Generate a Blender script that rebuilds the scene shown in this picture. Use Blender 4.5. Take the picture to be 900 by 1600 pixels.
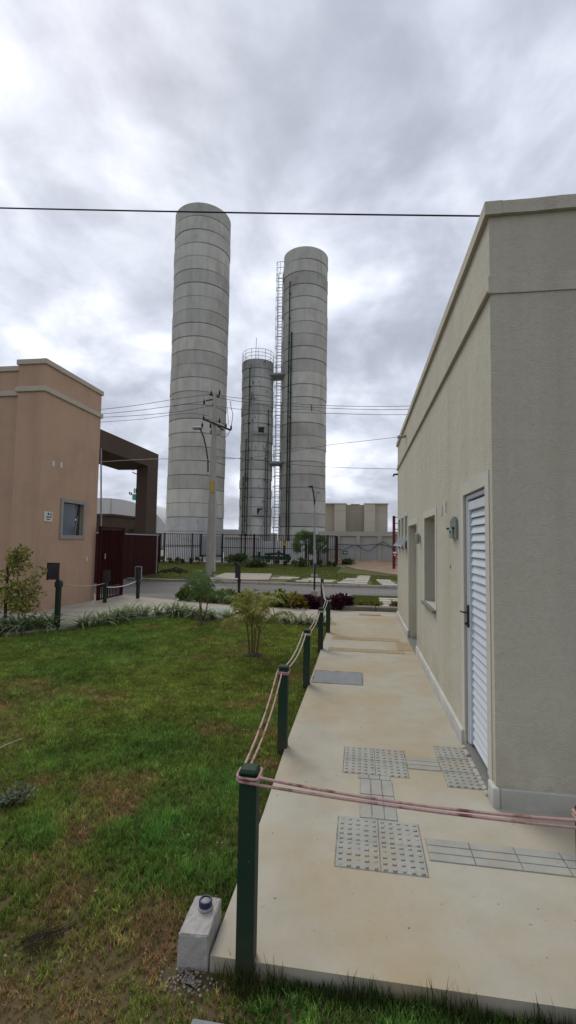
import bpy, math, random
import numpy as np
from mathutils import Vector, Matrix
random.seed(7); RNG = np.random.default_rng(7)
R = math.radians
scene = bpy.context.scene
for o in list(bpy.data.objects): bpy.data.objects.remove(o)
C = scene.collection

# ------------------------------------------------------------------ camera
F = 730.0; YAW = R(8.75); PITCH = R(3.65); ROLL = 0.0155
CAM = Vector((0, 0, 1.65))
fw = Vector((-math.sin(YAW)*math.cos(PITCH), math.cos(YAW)*math.cos(PITCH), math.sin(PITCH)))
r0 = Vector((math.cos(YAW), math.sin(YAW), 0)); u0 = r0.cross(fw)
rt = r0*math.cos(ROLL) + u0*math.sin(ROLL); up = -r0*math.sin(ROLL) + u0*math.cos(ROLL)
cam = bpy.data.cameras.new('camera'); cam.sensor_fit = 'VERTICAL'; cam.sensor_height = 36.0
cam.lens = 36.0*F/1600.0; cam.clip_start = 0.05; cam.clip_end = 3000
co = bpy.data.objects.new('camera', cam); C.objects.link(co)
M3 = Matrix((rt, up, -fw)).transposed()
co.matrix_world = Matrix.Translation(CAM) @ M3.to_4x4()
scene.camera = co

def at(px, py, y):            # the point of the place seen at a photo pixel, at distance y
    d = rt*((px-450)/F) + up*((800-py)/F) + fw
    return CAM + d*(y/d.y)
def gz(px, py, z=0.0):        # the same on level ground
    d = rt*((px-450)/F) + up*((800-py)/F) + fw
    return CAM + d*((z-CAM.z)/d.z)

# ------------------------------------------------------------------ sky, sun, exposure
SUN_AZ = R(-34)      # from +Y, negative is left
SUN_EL = R(48)
sun_dir = Vector((math.sin(SUN_AZ)*math.cos(SUN_EL), math.cos(SUN_AZ)*math.cos(SUN_EL), math.sin(SUN_EL)))
world = bpy.data.worlds.new('World'); scene.world = world; world.use_nodes = True
nt = world.node_tree; nt.nodes.clear()
def N(t, **kw):
    n = nt.nodes.new(t)
    for k, v in kw.items(): setattr(n, k, v)
    return n
def Lk(a, b): nt.links.new(a, b)
def mth(op, a, b=None, clamp=False):
    n = N('ShaderNodeMath', operation=op, use_clamp=clamp)
    for i, v in enumerate((a, b)):
        if v is None: continue
        if isinstance(v, (int, float)): n.inputs[i].default_value = v
        else: Lk(v, n.inputs[i])
    return n.outputs[0]
SKY_OFF = (20.1, 3.25)
def sky_nodes():
    out = N('ShaderNodeOutputWorld'); bg = N('ShaderNodeBackground'); bg.inputs[1].default_value = 0.1
    sky = N('ShaderNodeTexSky', sky_type='NISHITA'); sky.sun_disc = False
    sky.sun_elevation = SUN_EL; sky.sun_rotation = SUN_AZ
    sky.air_density = 1.2; sky.dust_density = 2.0
    tc = N('ShaderNodeTexCoord'); sep = N('ShaderNodeSeparateXYZ'); Lk(tc.outputs['Generated'], sep.inputs[0])
    zz = mth('ADD', mth('MAXIMUM', sep.outputs[2], 0.0), 0.38)
    cx = mth('DIVIDE', sep.outputs[0], zz); cy = mth('DIVIDE', sep.outputs[1], zz)
    cmb = N('ShaderNodeCombineXYZ'); Lk(cx, cmb.inputs[0]); Lk(cy, cmb.inputs[1]); cmb.inputs[2].default_value = 3.7
    def noise(scale, detail, rough, dist, off=(0, 0, 0)):
        mp = N('ShaderNodeMapping'); mp.inputs['Location'].default_value = off; Lk(cmb.outputs[0], mp.inputs[0])
        n = N('ShaderNodeTexNoise'); n.inputs['Scale'].default_value = scale; n.inputs['Detail'].default_value = detail
        n.inputs['Roughness'].default_value = rough; n.inputs['Distortion'].default_value = dist
        Lk(mp.outputs[0], n.inputs['Vector']); return n.outputs[0]
    big = noise(1.3, 2, 0.45, 0.3, (SKY_OFF[0], SKY_OFF[1], 0))
    mid = noise(2.9, 8, 0.53, 0.35, (SKY_OFF[0]+0.3, SKY_OFF[1]+1.2, 0))
    fine = noise(8.0, 6, 0.55, 0.3)
    v = mth('ADD', mth('ADD', mth('MULTIPLY', big, 0.62), mth('MULTIPLY', mid, 0.62)), mth('MULTIPLY', fine, 0.18))
    dt = N('ShaderNodeVectorMath', operation='DOT_PRODUCT'); Lk(tc.outputs['Generated'], dt.inputs[0]); dt.inputs[1].default_value = sun_dir
    glow = mth('POWER', mth('MAXIMUM', dt.outputs['Value'], 0.0), 3.0)
    v = mth('ADD', v, mth('MULTIPLY', glow, 0.045))
    ramp = N('ShaderNodeValToRGB'); cr = ramp.color_ramp; cr.interpolation = 'B_SPLINE'
    E = cr.elements
    E[0].position = 0.575; E[0].color = (0.262, 0.284, 0.340, 1)
    E[1].position = 0.935; E[1].color = (0.92, 0.945, 1.0, 1)
    for p, c in ((0.665, (0.322, 0.346, 0.410, 1)), (0.735, (0.412, 0.440, 0.515, 1)), (0.81, (0.560, 0.592, 0.670, 1)), (0.88, (0.73, 0.755, 0.835, 1))):
        e = E.new(p); e.color = c
    Lk(v, ramp.inputs[0])
    sc = N('ShaderNodeVectorMath', operation='SCALE'); Lk(ramp.outputs[0], sc.inputs[0]); sc.inputs['Scale'].default_value = 9.6
    mix = N('ShaderNodeMix', data_type='RGBA'); mix.inputs[0].default_value = 0.97
    Lk(sky.outputs[0], mix.inputs[6]); Lk(sc.outputs[0], mix.inputs[7])
    Lk(mix.outputs[2], bg.inputs[0]); Lk(bg.outputs[0], out.inputs[0])
sky_nodes()
sl = bpy.data.lights.new('sun', 'SUN'); sl.energy = 1.05; sl.angle = R(25); sl.color = (1, 0.96, 0.9)
so = bpy.data.objects.new('sun', sl); C.objects.link(so); so.location = (0, 30, 60)
so.rotation_euler = (-sun_dir).to_track_quat('-Z', 'Y').to_euler()
vs = scene.view_settings; vs.view_transform = 'Standard'; vs.look = 'None'; vs.exposure = 0.65; vs.gamma = 1.0; vs.use_curve_mapping = False

# ------------------------------------------------------------------ materials
def mat(name, c1, c2=None, scale=3.0, rough=0.85, bump=0.0, bscale=60.0, detail=6, stretch=(1, 1, 1), c3=None, s3=1.0, t3=(0.5, 0.7),
        metal=0.0, rand=0.0, spec=0.3, vcol=False, trans=0.0, bdist=0.01, grime=None, bump2=0.0, specks=None, streak=None, rdetail=None):
    m = bpy.data.materials.new(name); m.use_nodes = True
    t = m.node_tree; b = t.nodes['Principled BSDF']
    b.inputs['Roughness'].default_value = rough; b.inputs['Metallic'].default_value = metal
    b.inputs['Specular IOR Level'].default_value = spec
    def n(tp, **kw):
        x = t.nodes.new(tp)
        for k, v in kw.items(): setattr(x, k, v)
        return x
    g = n('ShaderNodeNewGeometry'); mp = n('ShaderNodeMapping'); mp.inputs['Scale'].default_value = stretch
    t.links.new(g.outputs['Position'], mp.inputs[0])
    def nz(sc, de=detail, src=None):
        x = n('ShaderNodeTexNoise'); x.inputs['Scale'].default_value = sc; x.inputs['Detail'].default_value = de
        x.inputs['Roughness'].default_value = 0.6
        t.links.new(src or mp.outputs[0], x.inputs['Vector']); return x.outputs[0]
    def ramp(src, a, bb):
        x = n('ShaderNodeMapRange'); x.inputs[1].default_value = a; x.inputs[2].default_value = bb
        t.links.new(src, x.inputs[0]); return x.outputs[0]
    def mixc(f, a, bb, blend='MIX'):
        x = n('ShaderNodeMix', data_type='RGBA', blend_type=blend)
        for i, v in ((0, f), (6, a), (7, bb)):
            if isinstance(v, (int, float)): x.inputs[i].default_value = v
            elif isinstance(v, tuple): x.inputs[i].default_value = (*v, 1)
            else: t.links.new(v, x.inputs[i])
        return x.outputs[2]
    col = c1
    if vcol:
        a = n('ShaderNodeAttribute'); a.attribute_name = 'Col'; col = a.outputs['Color']
    if c2 is not None: col = mixc(ramp(nz(scale), 0.3, 0.7), col, c2)
    if c3 is not None: col = mixc(ramp(nz(s3), *t3), col, c3)
    if grime is not None:      # height-limited splash dirt near the base (z0, z1, colour, strength)
        sp = n('ShaderNodeSeparateXYZ'); t.links.new(g.outputs['Position'], sp.inputs[0])
        h = ramp(sp.outputs[2], grime[1], grime[0])
        k = n('ShaderNodeMath', operation='MULTIPLY'); t.links.new(h, k.inputs[0]); t.links.new(ramp(nz(4.0), 0.35, 0.7), k.inputs[1])
        k2 = n('ShaderNodeMath', operation='MULTIPLY'); t.links.new(k.outputs[0], k2.inputs[0]); k2.inputs[1].default_value = grime[3]
        col = mixc(k2.outputs[0], col, grime[2])
    if specks is not None:     # small dark or pale specks (colour, scale, threshold)
        col = mixc(ramp(nz(specks[1], 3, g.outputs['Position']), specks[2], specks[2]+0.04), col, specks[0])
    if streak is not None:     # rain runs (colour, strength)
        ms = n('ShaderNodeMapping'); ms.inputs['Scale'].default_value = (1, 1, 0.06); t.links.new(g.outputs['Position'], ms.inputs[0])
        k3 = n('ShaderNodeMath', operation='MULTIPLY'); t.links.new(ramp(nz(streak[2], 5, ms.outputs[0]), 0.5, 0.72), k3.inputs[0]); k3.inputs[1].default_value = streak[1]
        col = mixc(k3.outputs[0], col, streak[0])
    if rand:
        oi = n('ShaderNodeObjectInfo'); mr = n('ShaderNodeMapRange'); mr.inputs[3].default_value = 1-rand; mr.inputs[4].default_value = 1+rand
        t.links.new(oi.outputs['Random'], mr.inputs[0])
        hs = n('ShaderNodeHueSaturation'); t.links.new(mr.outputs[0], hs.inputs['Value'])
        if isinstance(col, tuple): hs.inputs['Color'].default_value = (*col, 1)
        else: t.links.new(col, hs.inputs['Color'])
        col = hs.outputs[0]
    if isinstance(col, tuple): b.inputs['Base Color'].default_value = (*col, 1)
    else: t.links.new(col, b.inputs['Base Color'])
    if bump:
        bp = n('ShaderNodeBump'); bp.inputs['Strength'].default_value = bump; bp.inputs['Distance'].default_value = bdist
        h = nz(bscale, 4, g.outputs['Position'])
        if bump2:
            ad = n('ShaderNodeMath', operation='MULTIPLY_ADD'); t.links.new(nz(5.0, 3, g.outputs['Position']), ad.inputs[0]); ad.inputs[1].default_value = bump2
            t.links.new(h, ad.inputs[2]); h = ad.outputs[0]
        t.links.new(h, bp.inputs['Height']); t.links.new(bp.outputs[0], b.inputs['Normal'])
    if trans:
        tr = n('ShaderNodeBsdfTranslucent'); mx = n('ShaderNodeMixShader'); mx.inputs[0].default_value = trans
        if isinstance(col, tuple): tr.inputs[0].default_value = (*col, 1)
        else: t.links.new(col, tr.inputs[0])
        t.links.new(b.outputs[0], mx.inputs[1]); t.links.new(tr.outputs[0], mx.inputs[2])
        t.links.new(mx.outputs[0], t.nodes['Material Output'].inputs[0])
    return m
MT = {}
MT['ground'] = mat('ground', (0.09, 0.085, 0.04), (0.06, 0.075, 0.025), 0.3, 0.95)
MT['soil'] = mat('soil', (0.075, 0.065, 0.027), (0.12, 0.075, 0.036), 3.0, 0.95, 0.8, 40)
MT['verge'] = mat('verge', (0.085, 0.115, 0.026), (0.13, 0.12, 0.035), 0.9, 0.95, 0.8, 30, c3=(0.15, 0.10, 0.05), s3=0.5, t3=(0.58, 0.75))
MT['walk'] = mat('walk_concrete', (0.43, 0.405, 0.33), (0.375, 0.35, 0.278), 4.5, 0.88, 0.6, 170, detail=10, c3=(0.375, 0.275, 0.135), s3=0.75, t3=(0.42, 0.74), bdist=0.004, bump2=3.0, specks=((0.15, 0.125, 0.09), 30, 0.69))
MT['tile'] = mat('tactile_tile', (0.375, 0.368, 0.325), (0.285, 0.28, 0.242), 5, 0.9, 0.5, 200, c3=(0.36, 0.30, 0.20), s3=3.0, t3=(0.52, 0.75), bdist=0.004, specks=((0.15, 0.14, 0.12), 60, 0.68))
MT['tilestain'] = mat('tactile_tile_stained', (0.38, 0.30, 0.185), (0.33, 0.25, 0.145), 3, 0.85, 0.4, 200, bdist=0.004)
MT['bed'] = mat('dirty_joint', (0.085, 0.075, 0.055), (0.34, 0.31, 0.25), 11, 0.95, detail=3)
MT['studshade_dirt'] = mat('stud_shade_dirt', (0.07, 0.065, 0.055), (0.17, 0.16, 0.135), 40, 0.95)  # shadow at the studs, mixed with dirt, put into the colour
MT['side'] = mat('sidewalk', (0.42, 0.38, 0.31), (0.34, 0.30, 0.235), 1.6, 0.9, 0.3, 120, c3=(0.30, 0.24, 0.17), s3=0.5, t3=(0.5, 0.75), bdist=0.004)
MT['asph'] = mat('asphalt', (0.145, 0.132, 0.118), (0.20, 0.183, 0.165), 0.8, 0.9, 0.5, 150, c3=(0.23, 0.21, 0.19), s3=0.45, t3=(0.52, 0.7), stretch=(0.5, 1.6, 1), bdist=0.006)
MT['kerb'] = mat('kerb_concrete', (0.44, 0.41, 0.35), (0.33, 0.30, 0.25), 4, 0.9, 0.4, 80)
MT['kerbd'] = mat('kerb_mossy', (0.24, 0.225, 0.18), (0.15, 0.14, 0.10), 5, 0.9, 0.4, 80)
MT['slab'] = mat('slab_concrete', (0.48, 0.44, 0.36), (0.38, 0.34, 0.27), 4, 0.9, 0.3, 90, rand=0.1)
MT['dirt'] = mat('dirt', (0.30, 0.19, 0.105), (0.38, 0.29, 0.20), 0.9, 0.95, 0.6, 20)
MT['stucco'] = mat('stucco_beige', (0.55, 0.52, 0.42), (0.505, 0.477, 0.382), 0.7, 0.95, 1.0, 95, bdist=0.008, bump2=1.6, c3=(0.455, 0.428, 0.338), s3=26, t3=(0.45, 0.8), grime=(0.1, 0.6, (0.34, 0.295, 0.21), 0.7), streak=((0.42, 0.39, 0.305), 0.6, 3.0), specks=((0.32, 0.30, 0.24), 45, 0.70), spec=0.1)
MT['trim'] = mat('trim_cream', (0.53, 0.495, 0.40), (0.475, 0.445, 0.355), 2.0, 0.95, 0.8, 60, bdist=0.008, bump2=2.0, streak=((0.38, 0.35, 0.28), 0.5, 6.0), spec=0.1)
MT['smooth'] = mat('plaster_smooth', (0.55, 0.535, 0.465), (0.505, 0.49, 0.42), 2.0, 0.95, 0.4, 60, bdist=0.004, spec=0.1)
MT['skirt'] = mat('skirting', (0.55, 0.545, 0.50), (0.42, 0.415, 0.38), 5.0, 0.9, 0.5, 60, bdist=0.004, grime=(0.0, 0.10, (0.30, 0.28, 0.23), 0.7))
MT['skirtg'] = mat('skirting_cement', (0.47, 0.455, 0.40), (0.38, 0.365, 0.32), 5.0, 0.9, 0.5, 60, bdist=0.004, grime=(0.0, 0.10, (0.24, 0.22, 0.18), 0.7))
MT['pink'] = mat('stucco_pink', (0.52, 0.345, 0.238), (0.475, 0.312, 0.214), 0.8, 0.95, 0.9, 80, bdist=0.008, c3=(0.42, 0.28, 0.195), s3=1.6, t3=(0.5, 0.8), grime=(0.0, 0.6, (0.30, 0.22, 0.16), 0.5), streak=((0.39, 0.26, 0.18), 0.6, 3.0), spec=0.1)
MT['pinktrim'] = mat('trim_pale', (0.50, 0.44, 0.345), (0.45, 0.40, 0.31), 2.0, 0.9, 0.4, 60)
MT['brown'] = mat('portal_brown', (0.098, 0.066, 0.048), (0.082, 0.054, 0.040), 1.0, 0.9, 0.6, 60)
MT['maroon'] = mat('gate_maroon', (0.046, 0.009, 0.008), (0.034, 0.007, 0.006), 3.0, 0.75, rand=0.15, spec=0.12)
MT['maroon_highlight'] = mat('gate_slat_highlight', (0.085, 0.017, 0.014), (0.055, 0.011, 0.010), 3.0, 0.75, rand=0.3, spec=0.12)  # maroon lightened for the slats: their highlights are painted into the colour
MT['doorw'] = mat('aluminium_white', (0.60, 0.645, 0.69), (0.57, 0.61, 0.65), 6.0, 0.5, rand=0.02, spec=0.4)
MT['dark'] = mat('dark_metal', (0.025, 0.024, 0.024), None, rough=0.5)
MT['black'] = mat('fence_black', (0.04, 0.036, 0.036), None, rough=0.7)
MT['granite'] = mat('granite', (0.22, 0.215, 0.20), (0.13, 0.13, 0.125), 60, 0.5)
MT['granitel'] = mat('granite_light', (0.33, 0.32, 0.29), (0.22, 0.21, 0.195), 60, 0.6)
MT['galv'] = mat('galvanised', (0.34, 0.35, 0.36), (0.27, 0.28, 0.29), 5, 0.5, metal=0.3)
MT['galvd'] = mat('galvanised_dull', (0.30, 0.315, 0.32), (0.24, 0.25, 0.255), 5, 0.6, metal=0.1)
MT['grn'] = mat('pipe_green', (0.016, 0.05, 0.034), (0.012, 0.036, 0.026), 3, 0.6, spec=0.15)
MT['postg'] = mat('post_green', (0.012, 0.040, 0.024), (0.018, 0.034, 0.022), 9, 0.6, 0.3, 90, bdist=0.002, c3=(0.045, 0.034, 0.022), s3=11, t3=(0.60, 0.70), specks=((0.10, 0.09, 0.075), 70, 0.70), grime=(-0.05, 0.30, (0.09, 0.065, 0.04), 0.8), spec=0.2)
MT['rope'] = mat('rope_pink', (0.52, 0.335, 0.30), (0.42, 0.25, 0.225), 45, 0.85, 0.6, 300, c3=(0.20, 0.08, 0.07), s3=9, t3=(0.54, 0.66), bdist=0.003, spec=0.1)
MT['ropew'] = mat('rope_pale', (0.56, 0.47, 0.42), (0.42, 0.33, 0.29), 30, 0.85, 0.6, 300, bdist=0.003, spec=0.1)
MT['tower'] = mat('tower_concrete', (0.52, 0.505, 0.45), (0.42, 0.406, 0.357), 1.1, 0.95, 0.4, 14, detail=9, stretch=(1, 1, 0.5), c3=(0.34, 0.325, 0.28), s3=0.9, t3=(0.5, 0.78), rand=0.17, bdist=0.02, streak=((0.31, 0.295, 0.255), 0.5, 2.2), spec=0.1)
MT['towerp'] = mat('tower_paint', (0.52, 0.52, 0.505), (0.44, 0.435, 0.42), 0.6, 0.92, 0.3, 14, rand=0.05, c3=(0.32, 0.30, 0.27), s3=1.5, t3=(0.56, 0.75), streak=((0.30, 0.28, 0.25), 0.5, 2.0))
MT['towerd'] = mat('tower_old_concrete', (0.47, 0.472, 0.43), (0.36, 0.362, 0.328), 1.1, 0.95, 0.5, 14, detail=9, stretch=(1, 1, 0.5), c3=(0.12, 0.12, 0.105), s3=1.9, t3=(0.58, 0.70), rand=0.2, bdist=0.03, streak=((0.20, 0.20, 0.18), 0.6, 3.0), spec=0.1)
MT['joint'] = mat('tower_joint', (0.10, 0.095, 0.085), (0.20, 0.19, 0.17), 0.8, 0.95)
MT['pole'] = mat('pole_concrete', (0.40, 0.375, 0.33), (0.31, 0.29, 0.25), 3, 0.92, 0.4, 40, stretch=(1, 1, 0.3))
MT['wallg'] = mat('wall_grey', (0.43, 0.43, 0.41), (0.35, 0.35, 0.335), 0.9, 0.92, 0.3, 20, grime=(-0.1, 1.0, (0.36, 0.20, 0.10), 0.75))
MT['wallc'] = mat('wall_cream', (0.43, 0.41, 0.345), (0.36, 0.345, 0.29), 0.8, 0.92, 0.3, 20)
MT['cream'] = mat('bldg_cream', (0.53, 0.49, 0.40), (0.485, 0.45, 0.365), 0.8, 0.92, streak=((0.40, 0.37, 0.30), 0.5, 1.5))
MT['tan'] = mat('bldg_tan', (0.375, 0.34, 0.265), (0.34, 0.31, 0.24), 0.8, 0.92, streak=((0.30, 0.27, 0.21), 0.5, 1.5))
MT['tan2'] = mat('bldg_tan_pale', (0.455, 0.42, 0.34), (0.42, 0.385, 0.31), 0.8, 0.92, streak=((0.35, 0.32, 0.26), 0.5, 1.5))
MT['red'] = mat('red_steel', (0.15, 0.028, 0.022), (0.115, 0.024, 0.019), 3, 0.7, spec=0.2)
MT['redsign'] = mat('sign_red', (0.42, 0.02, 0.03), None, rough=0.5)
MT['white'] = mat('white_paint', (0.75, 0.75, 0.74), None, rough=0.6)
MT['offw'] = mat('off_white_plastic', (0.62, 0.61, 0.57), None, rough=0.5)
MT['signg'] = mat('sign_green', (0.015, 0.11, 0.07), None, rough=0.5)
MT['teal'] = mat('transformer_teal', (0.03, 0.30, 0.20), (0.03, 0.24, 0.17), 4, 0.45)
MT['yellow'] = mat('tag_yellow', (0.55, 0.34, 0.03), None, rough=0.6)
MT['wire'] = mat('wire', (0.07, 0.07, 0.075), None, rough=0.7)
MT['cable'] = mat('cable_blue_black', (0.018, 0.018, 0.032), None, rough=0.6)
MT['wirel'] = mat('wire_pale', (0.40, 0.38, 0.34), None, rough=0.6)
MT['roofw'] = mat('membrane_white', (0.58, 0.57, 0.55), (0.50, 0.49, 0.47), 0.2, 0.8)
MT['plate'] = mat('plate_grey_green', (0.24, 0.275, 0.255), (0.20, 0.23, 0.21), 9, 0.5)
MT['lampg'] = mat('lamp_grey', (0.28, 0.31, 0.29), None, rough=0.5)
MT['cover'] = mat('manhole_cover', (0.235, 0.245, 0.25), (0.19, 0.20, 0.205), 9, 0.75, 0.5, 160, bdist=0.003)
MT['blockc'] = mat('block_cement', (0.44, 0.415, 0.385), (0.33, 0.31, 0.285), 14, 0.95, 0.9, 130, bdist=0.005)
MT['blue'] = mat('nozzle_navy', (0.025, 0.022, 0.07), None, rough=0.45)
MT['leaf'] = mat('leaf', (0.1, 0.1, 0.1), None, rough=0.6, vcol=True, trans=0.35)
MT['grass'] = mat('grass', (0.1, 0.1, 0.1), None, rough=0.75, vcol=True, trans=0.35, spec=0.1)
MT['bark'] = mat('bark', (0.055, 0.038, 0.028), (0.035, 0.025, 0.02), 20, 0.95, 0.8, 60)
MT['stalk'] = mat('palm_stalk', (0.14, 0.12, 0.04), (0.10, 0.085, 0.035), 14, 0.8)
MT['mulch'] = mat('mulch', (0.05, 0.032, 0.02), (0.03, 0.02, 0.014), 12, 0.95, 0.8, 50)
MT['gravel'] = mat('gravel', (0.30, 0.27, 0.23), (0.16, 0.135, 0.105), 60, 0.95)
MT['solar'] = mat('solar_panel', (0.045, 0.036, 0.040), (0.03, 0.026, 0.03), 9, 0.35)
MT['grime'] = mat('opening_shade', (0.03, 0.03, 0.03), None, rough=0.9)  # shade inside the tower openings, given as a near-black colour
def glass(name, col):
    m = mat(name, col, None, rough=0.08, spec=0.6); return m
MT['lensg'] = mat('lens_grey', (0.22, 0.22, 0.23), None, rough=0.5)
MT['glass'] = glass('window_glass', (0.035, 0.055, 0.068))
MT['glassd'] = glass('window_glass_dark', (0.03, 0.035, 0.035))

# ------------------------------------------------------------------ mesh building
class MB:
    def __init__(s): s.v = []; s.f = []; s.c = []; s.smooth = False
    def add(s, vs, fs, col=None):
        b = len(s.v); s.v += [tuple(p) for p in vs]; s.f += [tuple(i+b for i in f) for f in fs]
        if col is not None: s.c += [col]*len(vs)
        return s
    def box(s, x0, x1, y0, y1, z0, z1, bev=0.0):
        if x1 < x0: x0, x1 = x1, x0
        if y1 < y0: y0, y1 = y1, y0
        if z1 < z0: z0, z1 = z1, z0
        if not bev:
            return s.add([(x0,y0,z0),(x1,y0,z0),(x1,y1,z0),(x0,y1,z0),(x0,y0,z1),(x1,y0,z1),(x1,y1,z1),(x0,y1,z1)],
                [(0,3,2,1),(4,5,6,7),(0,1,5,4),(1,2,6,5),(2,3,7,6),(3,0,4,7)])
        b = min(bev, (x1-x0)*.45, (y1-y0)*.45, (z1-z0)*.45)
        vs = []; idx = {}
        for i, (sx, X) in enumerate(((1, x0), (-1, x1))):
            for j, (sy, Y) in enumerate(((1, y0), (-1, y1))):
                for k, (sz, Z) in enumerate(((1, z0), (-1, z1))):
                    for a in range(3):
                        p = [X+sx*b, Y+sy*b, Z+sz*b]; p[a] = (X, Y, Z)[a]
                        idx[(i,j,k,a)] = len(vs); vs.append(tuple(p))
        fs = []
        g = lambda i, j, k, a: idx[(i,j,k,a)]
        fs += [(g(0,0,0,0),g(0,0,1,0),g(0,1,1,0),g(0,1,0,0)), (g(1,0,0,0),g(1,1,0,0),g(1,1,1,0),g(1,0,1,0))]
        fs += [(g(0,0,0,1),g(1,0,0,1),g(1,0,1,1),g(0,0,1,1)), (g(0,1,0,1),g(0,1,1,1),g(1,1,1,1),g(1,1,0,1))]
        fs += [(g(0,0,0,2),g(0,1,0,2),g(1,1,0,2),g(1,0,0,2)), (g(0,0,1,2),g(1,0,1,2),g(1,1,1,2),g(0,1,1,2))]
        for p in (0, 1):
            for q in (0, 1):
                fs.append((g(p,q,0,0),g(p,q,1,0),g(p,q,1,1),g(p,q,0,1)))
                fs.append((g(p,0,q,0),g(p,1,q,0),g(p,1,q,2),g(p,0,q,2)))
                fs.append((g(0,p,q,1),g(1,p,q,1),g(1,p,q,2),g(0,p,q,2)))
        for i in (0,1):
            for j in (0,1):
                for k in (0,1): fs.append((g(i,j,k,0),g(i,j,k,1),g(i,j,k,2)))
        return s.add(vs, fs)
    def tube(s, pts, r, n=8, caps=True, r2=None, col=None):
        pts = [Vector(p) for p in pts]; m = len(pts); vs = []
        prev = None
        for i, p in enumerate(pts):
            d = (pts[min(i+1, m-1)] - pts[max(i-1, 0)])
            d = d.normalized() if d.length > 1e-9 else Vector((0, 0, 1))
            a = prev if prev is not None else (Vector((1, 0, 0)) if abs(d.x) < .9 else Vector((0, 1, 0)))
            a = (a - d*a.dot(d)); a = a.normalized() if a.length > 1e-6 else d.orthogonal().normalized()
            prev = a; b = d.cross(a)
            rr = r if r2 is None else r + (r2-r)*i/max(m-1, 1)
            for k in range(n):
                t = 2*math.pi*k/n; vs.append(p + (a*math.cos(t) + b*math.sin(t))*rr)
        fs = [(i*n+k, i*n+(k+1) % n, (i+1)*n+(k+1) % n, (i+1)*n+k) for i in range(m-1) for k in range(n)]
        if caps: fs += [tuple(range(n))[::-1], tuple((m-1)*n+k for k in range(n))]
        return s.add(vs, fs, col)
    def bar(s, a, b, w, h=None):      # square bar between two points
        h = h or w; a = Vector(a); b = Vector(b); d = (b-a).normalized()
        x = Vector((0, 0, 1)) if abs(d.z) < .9 else Vector((1, 0, 0))
        x = (x - d*x.dot(d)).normalized(); y = d.cross(x)
        o = [x*(h/2)*i + y*(w/2)*j for i, j in ((-1,-1),(1,-1),(1,1),(-1,1))]
        return s.add([a+q for q in o]+[b+q for q in o], [(0,1,2,3),(7,6,5,4),(0,4,5,1),(1,5,6,2),(2,6,7,3),(3,7,4,0)])
    def poly(s, pts, z0, z1):         # vertical prism over a plan outline (counter-clockwise)
        n = len(pts); vs = [(x, y, z0) for x, y in pts] + [(x, y, z1) for x, y in pts]
        return s.add(vs, [tuple(range(n, 2*n)), tuple(range(n))[::-1]] + [(i, (i+1) % n, n+(i+1) % n, n+i) for i in range(n)])
    def lathe(s, cx, cy, prof, n=48, closed=False):
        vs = []
        for r, z in prof:
            for k in range(n):
                t = 2*math.pi*k/n; vs.append((cx+r*math.cos(t), cy+r*math.sin(t), z))
        m = len(prof)
        fs = [(i*n+k, i*n+(k+1) % n, (i+1)*n+(k+1) % n, (i+1)*n+k) for i in range(m-1) for k in range(n)]
        if closed: fs += [tuple(range(n))[::-1], tuple((m-1)*n+k for k in range(n))]
        return s.add(vs, fs)
    def mesh(s, name, material, org=(0, 0, 0)):
        me = bpy.data.meshes.new(name); o = Vector(org)
        me.from_pydata([(p[0]-o.x, p[1]-o.y, p[2]-o.z) for p in s.v], [], s.f)
        if s.c:
            at_ = me.color_attributes.new('Col', 'FLOAT_COLOR', 'POINT')
            at_.data.foreach_set('color', np.array([(*c, 1) for c in s.c], dtype=np.float32).ravel())
        me.materials.append(material)
        if s.smooth:
            me.polygons.foreach_set('use_smooth', [True]*len(me.polygons))
        me.validate(); me.update()
        return me
    def build(s, name, material, parent=None):
        if isinstance(material, str): material = MT[material]
        if parent is not None: org = wloc(parent)
        else:
            a = np.array(s.v); org = Vector(((a[:,0].min()+a[:,0].max())/2, (a[:,1].min()+a[:,1].max())/2, a[:,2].min()))
        o = bpy.data.objects.new(name, s.mesh(name, material, org)); C.objects.link(o)
        if parent is not None: o.parent = parent
        else: o.location = org
        return o
def wloc(o):
    v = Vector((0, 0, 0))
    while o is not None: v += o.location; o = o.parent
    return v
def inst(name, me, loc, parent=None, rot=(0, 0, 0), scale=(1, 1, 1)):
    o = bpy.data.objects.new(name, me); C.objects.link(o)
    o.location = Vector(loc) - (wloc(parent) if parent else Vector((0, 0, 0))); o.parent = parent
    o.rotation_euler = rot; o.scale = scale
    return o
def tag(o, label, cat=None, group=None, kind=None):
    if label: o['label'] = label
    if cat: o['category'] = cat
    if group: o['group'] = group
    if kind: o['kind'] = kind
    return o
def thing(name, loc, label, cat, group=None):
    o = bpy.data.objects.new(name, None); C.objects.link(o); o.location = loc; o.empty_display_size = 0.2
    return tag(o, label, cat, group)
def struct(o, label=None): o['kind'] = 'structure'; return o
def B(*a, **k): return MB().box(*a, **k)
def sag(a, b, s, n=24):
    a = Vector(a); b = Vector(b); return [a.lerp(b, i/n) - Vector((0, 0, s*4*(i/n)*(1-i/n))) for i in range(n+1)]
# value noise for scattering
_G = RNG.random((64, 64))
def vnoise(x, y):
    xi = np.floor(x).astype(int); yi = np.floor(y).astype(int); fx = x-xi; fy = y-yi
    fx = fx*fx*(3-2*fx); fy = fy*fy*(3-2*fy)
    g = lambda a, b: _G[a % 64, b % 64]
    return (g(xi,yi)*(1-fx)+g(xi+1,yi)*fx)*(1-fy) + (g(xi,yi+1)*(1-fx)+g(xi+1,yi+1)*fx)*fy
def fbm(x, y, o=4):
    s = 0; a = 0.5; t = 0
    for i in range(o): s = s + a*vnoise(x+17*i, y+9*i); t += a; a *= .5; x = x*2; y = y*2
    return s/t

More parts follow.
